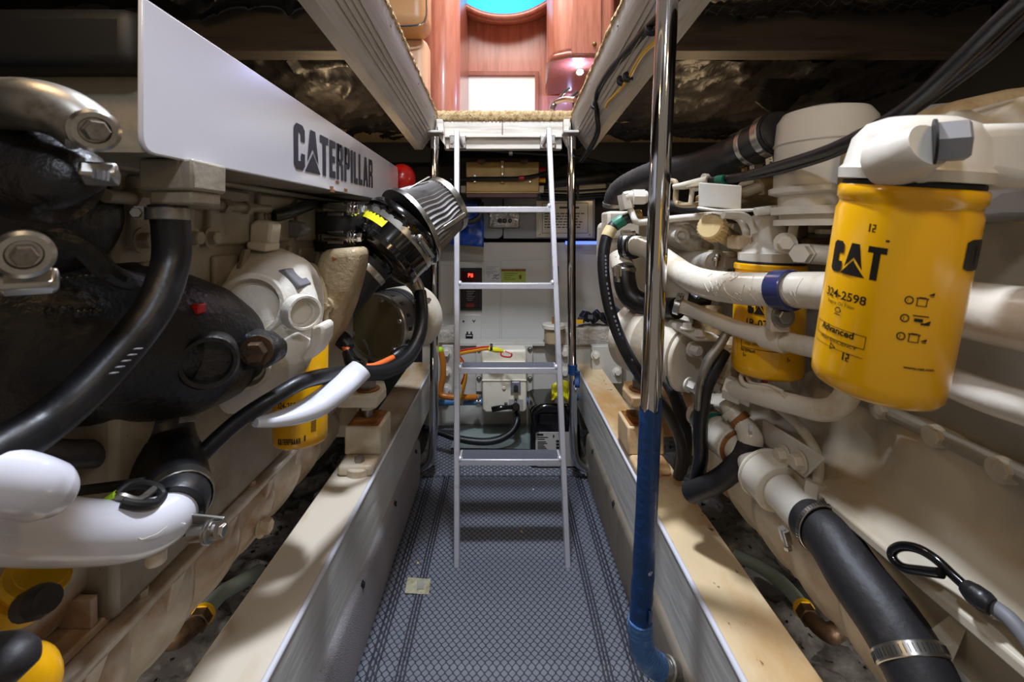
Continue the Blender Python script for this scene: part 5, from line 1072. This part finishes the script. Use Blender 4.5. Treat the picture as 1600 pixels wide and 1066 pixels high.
# fuel lines and fittings at the far end
fl = thing('fuel_line', 'thin white rigid fuel line bending from elbow nut behind pole', 'pipe', P(1080, 340, 1.2))
obj('line', MB().tube(pts('981,320,1.22 988,334,1.21 992,344,1.2 998,347,1.2 1012,346.5,1.19 1060,341,1.15 1110,337,1.08 1135,336,1.05 1155,342,1.03 1165,360,1.02 1167,380,1.02 1165,430,1.02'), .0085, 14, 7), 'cream_clean', fl)
obj('elbow_nut', MB().lathe(P(977, 315, 1.22), V((.25, 0, -1)), [(-.02, 0), (-.02, .017), (.012, .02), (.02, .02), (.02, 0)], 6).tube(pts('976,310,1.22 985,308,1.22 1010,308,1.22'), .017, 12).lathe(P(988, 308, 1.21), UX, [(0, 0), (0, .022), (.03, .022), (.03, 0)], 6), 'cream_clean', fl)
obj('clip_block', MB().pbox(1152, 368, 1180, 390, 1.0, .05), 'cream', re_, bevel=.005); obj('clip_bolt', MB().hexbolt(P(1181, 379, .99), V((.3, -1, 0)), .012, .014), 'cream', re_)
fc = thing('filler_cap', 'yellowed ribbed filler cap on slanted cream tube', 'cap', P(1130, 370, 1.1))
a, c = P(1113, 356, 1.05), P(1162, 385, 1.14)
obj('tube', MB().cyl(a, c, .021, 24), 'yellowcap', fc)
dd = (a-c).normalized(); b = MB(); n = 36; x_, y_, _ = frame(dd)
b.lathe(a-dd*.014, dd, [(0, 0), (0, .030), (.026, .030), (.030, .027), (.030, 0)], 36)
obj('cap', b, 'yellowcap', fc)
b = MB()
for i in range(24):
    an = 2*PI*i/24; b.obox(a-dd*.001+(x_*math.cos(an)+y_*math.sin(an))*.0305, .003, .0025, .024, frame(dd, x_*math.cos(an)+y_*math.sin(an)))
obj('ribs', b, 'yellowcap', fc)
# castings between the pole and the filters
obj('gear_case', MB().pprism('975,345 1010,338 1130,345 1160,420 1150,480 1110,500 990,500 960,470 950,400 952,346', 1.42, .2), 'cream', re_, bevel=.02, seg=3)
obj('case_top', MB().pbox(950, 330, 1002, 372, 1.38, .1), 'cream', re_, bevel=.008)
obj('cover_disc', MB().lathe(P(1051, 358, 1.38), V((-.2, -1, 0)), [(-.05, 0), (-.05, .042), (0, .040), (.004, .034), (0, .03), (0, 0)], 28), 'cream_clean', re_)
obj('thermostat_casting', MB().pprism('1060,352 1078,348 1104,372 1118,384 1116,392 1082,394 1058,380', 1.26, .1), 'casting', re_, bevel=.012, seg=3)
obj('casting_boss', MB().lathe(P(1096, 383, 1.25), V((.2, -1, 0)), [(-.03, .02), (.008, .018), (.008, .009), (-.004, .008), (-.004, 0)], 20), 'casting', re_)
obj('casting_eye', MB().lathe(P(1064, 368, 1.25), V((.1, -1, 0)), [(-.03, .024), (.006, .022), (.006, .014), (-.006, .013), (-.006, 0)], 20), 'casting', re_)
obj('starter_drum', MB().cyl(P(1072, 408, 1.36), P(1120, 412, 1.16), .034, 28, ch=.004), 'casting', re_)
obj('drum_terminal', MB().cyl(P(1118, 416, 1.15), P(1121, 396, 1.15), .005, 8).ring(P(1119, 408, 1.15), UZ, 0, .010, .008).ring(P(1121, 402, 1.15), UZ, 0, .008, .006), 'steel', re_)
obj('connector_block', MB().pbox(1130, 400, 1160, 420, 1.15, .06).pbox(1136, 394, 1152, 402, 1.14, .04), 'casting', re_, bevel=.006)
obj('side_block', MB().pprism('1140,300 1180,285 1205,262 1225,262 1225,345 1160,350', 1.12, .1), 'tan', re_, bevel=.01)
obj('elbow_pipe', MB().tube(pts('1158,303,1.06 1175,297,1.05 1190,291,1.04'), .013, 14).lathe(P(1186, 292, 1.04), V((1, 0, .3)), [(0, 0), (0, .022), (.025, .022), (.03, .017), (.03, 0)], 6), 'tan', re_)
# big coolant pipe
cp = thing('coolant_pipe', 'large cracked cream coolant pipe running along the right engine', 'pipe', P(1200, 480, .86))
obj('pipe', MB().tube(pts('984,384,1.30 1000,385,1.27 1022,394,1.22 1045,412,1.15 1075,433,1.07 1110,445,1.0 1160,451,.91 1215,453,.845 1270,454,.785 1350,460,.68 1450,474,.56 1560,492,.48 1680,510,.41')+[V((.512, .22, -.075)), V((.515, .02, -.07))], [.027, .028, .029, .030, .031]+[.032]*10, 28, 8), 'pipe', cp)
b = MB(); random.seed(4)
cpp = pts('1075,433,1.07 1110,445,1.0 1160,451,.91 1215,453,.845 1270,454,.785 1350,460,.68')
def on_pipe(t, th):
    i = max(1, min(3, int(t))); f = t-i; p0, p1, p2, p3 = cpp[i-1:i+3]
    c = .5*((2*p1)+(p2-p0)*f+(2*p0-5*p1+4*p2-p3)*f*f+(3*p1-p0-3*p2+p3)*f**3); d = (p2-p1).normalized()
    u = -c+d*c.dot(d); u.normalize(); w = d.cross(u)
    return c+(u*math.cos(th)+w*math.sin(th))*.0324
for i in range(34):
    t = 1.0+2.9*random.random(); th = random.uniform(-1.0, 1.0); q = []
    if 2.95 < t < 3.4: continue
    for j in range(4):
        q.append(on_pipe(t, th)); t += random.uniform(.03, .08); th += random.choice((-.28, .24, .3))
    b.tube(q, .0009, 5, 2)
o = obj('paint_cracks', b, 'pipe', cp); o['kind'] = 'stuff'
obj('clamp_band', MB().ring(P(1214, 453, .846), P(1234, 453.6, .82)-P(1214, 453, .846), .031, .0365, .034, 40), 'indigo', cp)
obj('clamp_leg', MB().pbox(1205, 478, 1236, 520, .845, .02), 'cream', cp, bevel=.004); obj('clamp_bolt', MB().ring(P(1222, 494, .843), -UY, 0, .021, .006).hexbolt(P(1222, 494, .838), -UY, .013, .014, False), 'steel_dull', cp)
obj('rubber_sleeve', MB().tube(pts('972,384,1.32 980,384,1.31 992,384.5,1.285'), [.036, .040, .036], 24, 8), 'rubber', cp)
obj('hose_clamp', MB().band(P(982, 384, 1.305), UX*1+UY*-.6, .039, .014).worm(P(975, 364, 1.28), UZ, .012, .016, V((0, -1, .2))), 'steel', cp)
c2 = thing('return_pipe', 'slimmer cream return pipe below the large coolant pipe', 'pipe', P(1200, 540, .9))
obj('pipe', MB().tube(pts('1056,478,1.12 1066,479,1.11 1085,486,1.08 1120,501,1.02 1160,516,.96 1205,528,.90 1260,541,.83 1340,555,.72 1440,580,.60 1540,618,.50 1680,660,.42')+[V((.53, .22, -.17)), V((.54, .02, -.165))], [.0175]*5+[.0185]*8, 22, 8), 'pipe', c2)
d = P(1230, 535, .866)-P(1190, 525, .916); obj('collar', MB().ring(P(1194, 525.5, .912), d, .017, .0235, d.length*.82, 28), 'pipe', c2)
obj('hose_clamp', MB().band(P(1059, 478, 1.115), V((1, -.6, -.3)), .021, .014).worm(P(1059, 478, 1.115), V((1, -.6, -.3)), .021, .014, V((.2, -.3, 1))), 'steel', c2)
obj('rubber_sleeve', MB().tube(pts('1074,470,1.16 1090,474,1.15 1096,478,1.14'), [.03, .033, .028], 20), 'rubber', c2)
tag(obj('elbow_hose', MB().tube(pts('975,417,1.3 976,440,1.29 984,462,1.28 1004,475,1.26 1030,481,1.22 1058,482,1.16'), [.030, .031, .031, .031, .029, .027], 24, 8), 'rubber'), 'smooth black elbow hose behind the polished pole', 'hose')
obj('elbow_neck', MB().cyl(P(968, 400, 1.34), P(974, 420, 1.31), .032, 24), 'cream', re_)
obj('neck_clamp', MB().band(P(975, 421, 1.3), UZ, .032, .014).worm(P(963, 423, 1.27), UX, .010, .018, V((0, -1, 0))), 'steel', re_)
# long hydraulic hose with bands and print
hh = thing('hydraulic_hose', 'black printed hydraulic hose with green and cream bands beside pole', 'hose', P(960, 560, 1.3))
path = pts('990,338,1.24 975,343,1.24 960,352,1.24 948,372,1.23 943,400,1.22 944,435,1.21 952,480,1.2 965,520,1.19 984,560,1.18 1010,600,1.2 1040,640,1.24 1060,680,1.28 1066,715,1.3 1060,745,1.33')
obj('hose', MB().tube(path, .0155, 20, 8), 'rubber', hh)
obj('green_band', MB().tube(pts('974,343.5,1.24 966,348,1.24 960,352.5,1.24'), .0168, 18), 'green', hh); obj('cream_band', MB().tube(pts('955.5,357,1.237 951,365,1.233 948.5,371,1.23'), .0168, 18), 'yellowcap', hh)
obj('brass_end', MB().cyl(P(984, 340, 1.24), P(1002, 337, 1.24), .018, 16, ch=.002), 'brass', hh)
b = MB()
for i in range(30):
    t = i/30; k = 4+t*5; j = int(k); p = path[j].lerp(path[j+1], k-j); dl = (path[j+1]-path[j]).normalized()
    if i % 7 != 6: b.obox(p+V((.002, -.0155, .0)), .006, .0006, .004, (dl, UY, dl.cross(UY)))
obj('hose_print', b, 'greyprint', hh)['kind'] = 'stuff'
# raw water pump
pp = thing('sea_water_pump', 'cream cast sea water pump with bolted end cover on right', 'pump', P(1090, 620, 1.25))
c = P(1088, 562, 1.14); ax = V((.42, -.9, -.06)).normalized()
obj('body', MB().lathe(c-ax*.16, ax, [(0, 0), (0, .10), (.03, .10), (.045, .075), (.075, .072), (.08, .084), (.14, .084), (.14, 0)], 36), 'cream', pp)
x_, y_, _ = frame(ax)
b = MB(); out = []
for i in range(32):
    a = 2*PI*i/32; r = .078+.014*max(0, math.cos(2*(a-.9)))**2; out.append(c-ax*.02+(x_*math.cos(a)+y_*math.sin(a))*r)
obj('end_cover', MB().prism(out, ax*.014), 'cream', pp, bevel=.004)
obj('gasket', MB().prism([q-ax*.004 for q in out], ax*.004), 'green', pp)
for x, y in ((1081, 545), (1076, 601), (1116, 602), (1124, 557)): obj('bolt', MB().hexbolt(P(x, y, 1.115), ax, .013, .02), 'cream_clean', pp)
obj('outlet_flange', MB().pprism('1066,515 1072,509 1104,521 1120,524 1130,530 1118,535 1088,534 1068,523', 1.08, .1), 'casting', pp, bevel=.006)
obj('outlet_neck', MB().cyl(P(1108, 525, 1.14), P(1104, 480, 1.16), .036, 24), 'tan', pp)
for x, y in ((1074, 514), (1092, 524)): obj('bolt', MB().hexbolt(P(x, y, 1.085), UZ, .011, .012), 'casting', pp)
obj('drive_flange', MB().lathe(c-ax*.22, ax, [(0, 0), (0, .10), (.03, .10), (.045, .085), (.06, .085), (.06, 0)], 36), 'cream', pp)
for x, y in ((1060, 505), (1064, 522), (1052, 585), (1034, 548)): obj('flange_bolt', MB().lathe(P(x, y, 1.28), ax, [(0, 0), (0, .024), (.02, .024), (.03, .014), (.03, 0)], 18).hexbolt(P(x, y, 1.255), ax, .011, .012, False), 'cream', pp)
obj('neighbour_housing', MB().lathe(P(1140, 575, 1.08), UZ, [(-.03, 0), (-.03, .036), (-.02, .036), (-.02, .030), (.06, .028), (.07, .02), (.07, 0)], 28), 'tan', re_)
b_ = thing('battery_lead', 'grey braided lead and black hose dropping beside the pump', 'hose', P(1095, 750, 1.1))
obj('braided_lead', MB().tube(pts('1136,520,1.0 1124,540,1.0 1108,562,1.0 1098,585,1.0 1092,610,1.01 1090,640,1.02'), [.009, .010, .010, .008, .007, .006], 12), 'steel_dull', b_)
obj('hose', MB().tube(pts('1130,548,1.04 1116,575,1.03 1102,605,1.03 1096,640,1.04 1094,680,1.06 1095,715,1.08 1088,752,1.12'), .0165, 18, 8), 'rubber', b_)
# cream pipe stack running to the big black hose
rw = thing('raw_water_pipe', 'stack of cream pipe unions running diagonally down to black hose', 'pipe', P(1200, 760, .95))
def pl_(s): return pts(s)
axis = pl_('1098,652,1.16 1180,725,.985 1262,812,.83')
def along(t): return axis[0].lerp(axis[1], t*2) if t < .5 else axis[1].lerp(axis[2], t*2-1)
def sect(n, t0, t1, r0, r1, m_, extra=None):
    a, c = along(t0), along(t1); d = c-a
    return obj(n, MB().lathe(a, d, [(0, 0), (0, r0-.002), (.002, r0), (d.length-.002, r1), (d.length, r1-.002), (d.length, 0)], 32), m_, rw)
sect('tail_pipe', -.06, .2, .034, .034, 'cream'); sect('joint_ring', .19, .22, .047, .047, 'cream'); sect('union_nut', .215, .33, .046, .044, 'pipe'); sect('gasket_ring', .33, .345, .041, .041, 'rust')
sect('mid_pipe', .34, .60, .032, .032, 'pipe'); sect('black_seal', .56, .60, .046, .046, 'dark'); sect('collar_ring', .585, .61, .055, .055, 'pipe'); sect('union_body', .605, .76, .052, .050, 'pipe'); sect('end_pipe', .76, 1.02, .036, .036, 'cream_clean')
for t in (.02, .07): obj('hose_clamp', MB().band(along(t), along(t+.1)-along(t), .037, .014).worm(along(t), along(t+.1)-along(t), .037, .014, V((-.1, -.4, 1))), 'steel', rw)
obj('teal_residue', MB().band(along(.125), along(.2)-along(.12), .0348, .012), 'green', rw)
bh = thing('water_hose', 'fat black rubber water hose with steel clamps at lower right', 'hose', P(1380, 960, .7))
q = pts('1262,812,.83 1300,845,.775 1340,905,.715 1385,965,.665 1420,1020,.63 1450,1080,.60 1480,1150,.57')+[V((.55, .38, -.66)), V((.56, .15, -.68))]
obj('hose', MB().tube(q, [.0375, .041, .0425, .043, .043, .041, .041, .041, .041], 36, 9), 'rubber_matt', bh)
def slotted(c, ax, r, w, par, n=52):
    o = obj('hose_clamp', MB().band(c, ax, r, w, .0018, 48), 'steel', par); x, y, z = frame(ax); b = MB()
    for i in range(n):
        a = 2*PI*i/n; d = x*math.cos(a)+y*math.sin(a); b.obox(c+d*(r+.002), .0014, .0008, w*.55, frame(z, d.cross(z)))
    k = obj('clamp_slots', b, 'dark', o); k['kind'] = 'stuff'
slotted(P(1423, 1025, .628), q[5]-q[4], .0435, .017, bh)
slotted(P(1276, 798+24, .815), V((.55, -.8, -.25)), .041, .014, bh); slotted(P(1268, 806, .83), V((.6, -.7, -.5)), .041, .012, bh); slotted(P(1282, 826, .80), q[1]-q[0], .0415, .010, bh)
obj('clamp_screw', MB().worm(P(1256, 826, .80), q[1]-q[0], .030, .016, V((-.9, -.5, -.3))), 'steel', bh)
# side hose with cream elbow
sh = thing('vent_hose', 'black hose curling from cream elbow down to the right girder', 'hose', P(1120, 770, 1.1))
obj('hose', MB().tube(pts('1172,690,1.0 1166,706,1.0 1152,726,1.01 1130,746,1.03 1105,760,1.06 1078,770,1.1'), .0235, 22, 8), 'rubber_matt', sh)
obj('elbow', MB().tube(pts('1133,628,1.06 1142,642,1.045 1155,656,1.03 1166,670,1.015 1172,684,1.003 1172,693,1.0'), [.015, .018, .020, .023, .026, .025], 18, 6), 'pipe', sh)
for t in ((1140, 640, 1.05), (1152, 652, 1.035)): obj('collar', MB().ring(P(*t), V((.45, -.5, -.55)), 0, .024, .014, 20), 'rust' if t[0] > 1145 else 'cream', sh)
obj('white_tag', MB().pbox(1171, 664, 1176, 674, .97, .004), 'white', sh)
# thin drain line with nut, bracket plate
tl = thing('drain_line', 'thin white bent drain line ending in hex nut at right', 'pipe', P(1270, 770, .85))
obj('line', MB().tube(pts('1208,632,.98 1226,645,.95 1246,664,.92 1262,684,.895 1274,706,.875 1279,730,.86 1276,760,.85'), [.0095]*7, 14, 8), 'cream_clean', tl)
obj('hex_nut', MB().lathe(P(1277, 752, .85), V((-.1, 0, -1)), [(0, 0), (0, .02), (.004, .022), (.03, .022), (.034, .018), (.034, 0)], 6), 'cream_clean', tl)
bp_ = obj('bracket_plate', MB().hexa([onX(1190, 690, .56), onX(1258, 748, .56), onX(1258, 748, .57), onX(1190, 690, .57), onX(1192, 654, .56), onX(1292, 716, .56), onX(1292, 716, .57), onX(1192, 654, .57)]), 'cream_clean', re_, bevel=.004)
for x, y in ((1226, 712), (1251, 722)): obj('bolt', MB().hexbolt(onX(x, y, .558), -UX, .014, .014), 'mount', re_)
# lower pipe under the filters
lp = thing('oil_pipe', 'cream rigid oil pipe bending up under the big yellow filter', 'pipe', P(1220, 650, .85))
obj('pipe', MB().tube(pts('1140,606,1.02 1165,612,.98 1200,622,.92 1240,632,.87 1280,641,.82 1306,636,.80 1322,620,.79 1328,598,.79'), [.018]+[.0195]*7, 22, 8), 'pipe', lp)
obj('union_nut', MB().lathe(P(1134, 604, 1.03), V((1, -.9, -.25)), [(0, 0), (0, .027), (.035, .027), (.038, .022), (.055, .024), (.055, 0)], 6), 'cream_clean', lp)
tag(obj('sensor_wire', MB().tube(pts('1162,575,1.0 1158,592,.98 1166,602,.96 1190,606,.93 1212,612,.9 1230,622,.87'), .005, 8).tube(pts('1172,575,1.0 1168,590,.98 1178,600,.96 1200,603,.92 1222,612,.88'), .004, 8), 'pipe'), 'pair of painted sensor wires looping under the fuel filter', 'wire')
obj('red_collar_union', MB().cyl(P(1180, 582, 1.05), P(1200, 592, 1.02), .028, 20, ch=.003).cyl(P(1200, 590, 1.04), P(1240, 592, 1.0), .024, 20), 'cream_clean', re_); obj('red_collar', MB().ring(P(1194, 588, 1.03), V((1, -.6, -.3)), 0, .030, .008), 'red', re_)
# breather loop
lo = thing('breather_tube', 'black bent tube loop with rubber boot on the right sump', 'tube', P(1480, 930, .58))
obj('tube', MB().tube([onX(x, y, X) for x, y, X in ((1470, 896, .555), (1440, 892, .555), (1412, 887, .555), (1396, 874, .555), (1395, 861, .556), (1410, 854, .558), (1435, 858, .56), (1462, 874, .563), (1490, 900, .566), (1512, 920, .568))], .0062, 14, 8), 'gloss', lo)
obj('boot', MB().tube([onX(1508, 916, .566), onX(1522, 928, .567), onX(1538, 940, .568), onX(1550, 948, .57)], [.009, .013, .0135, .011], 16), 'rubber', lo)
tag(obj('grey_tail_tube', MB().tube([onX(1548, 946, .575), onX(1580, 970, .575), onX(1620, 1020, .575), onX(1650, 1070, .57)], .009, 14), 'greypaint'), 'grey tube leaving the rubber boot at lower right', 'tube')
bilge_hose(1, [onZ(1150, 868, -1.05), onZ(1180, 882, -1.04), onZ(1215, 905, -1.03), onZ(1240, 930, -1.02), onZ(1256, 952, -1.01)], .019, [onZ(1258, 955, -1.01), onZ(1268, 968, -1.01), onZ(1282, 982, -1.01), onZ(1298, 990, -1.01), onZ(1312, 984, -1.01)], 'grey bilge hose with yellow ring right of right girder', 'greenhose')
mount(1, 'cream engine mount with orange rust on right girder behind pole', 1.50)
tag(obj('black_loom', MB().tube(pts('1030,565,1.5 1040,590,1.45 1055,620,1.4 1068,660,1.35 1070,700,1.33 1062,735,1.34'), .02, 14), 'rubber_matt'), 'black hose loop hanging behind the right engine mount', 'hose')
tag(obj('side_hose', MB().tube(pts('1030,330,1.28 1050,322,1.25 1080,328,1.2 1130,336,1.12 1200,345,1.05'), .016, 12), 'rubber_matt'), 'dark hose passing behind the white bracket plate', 'hose')
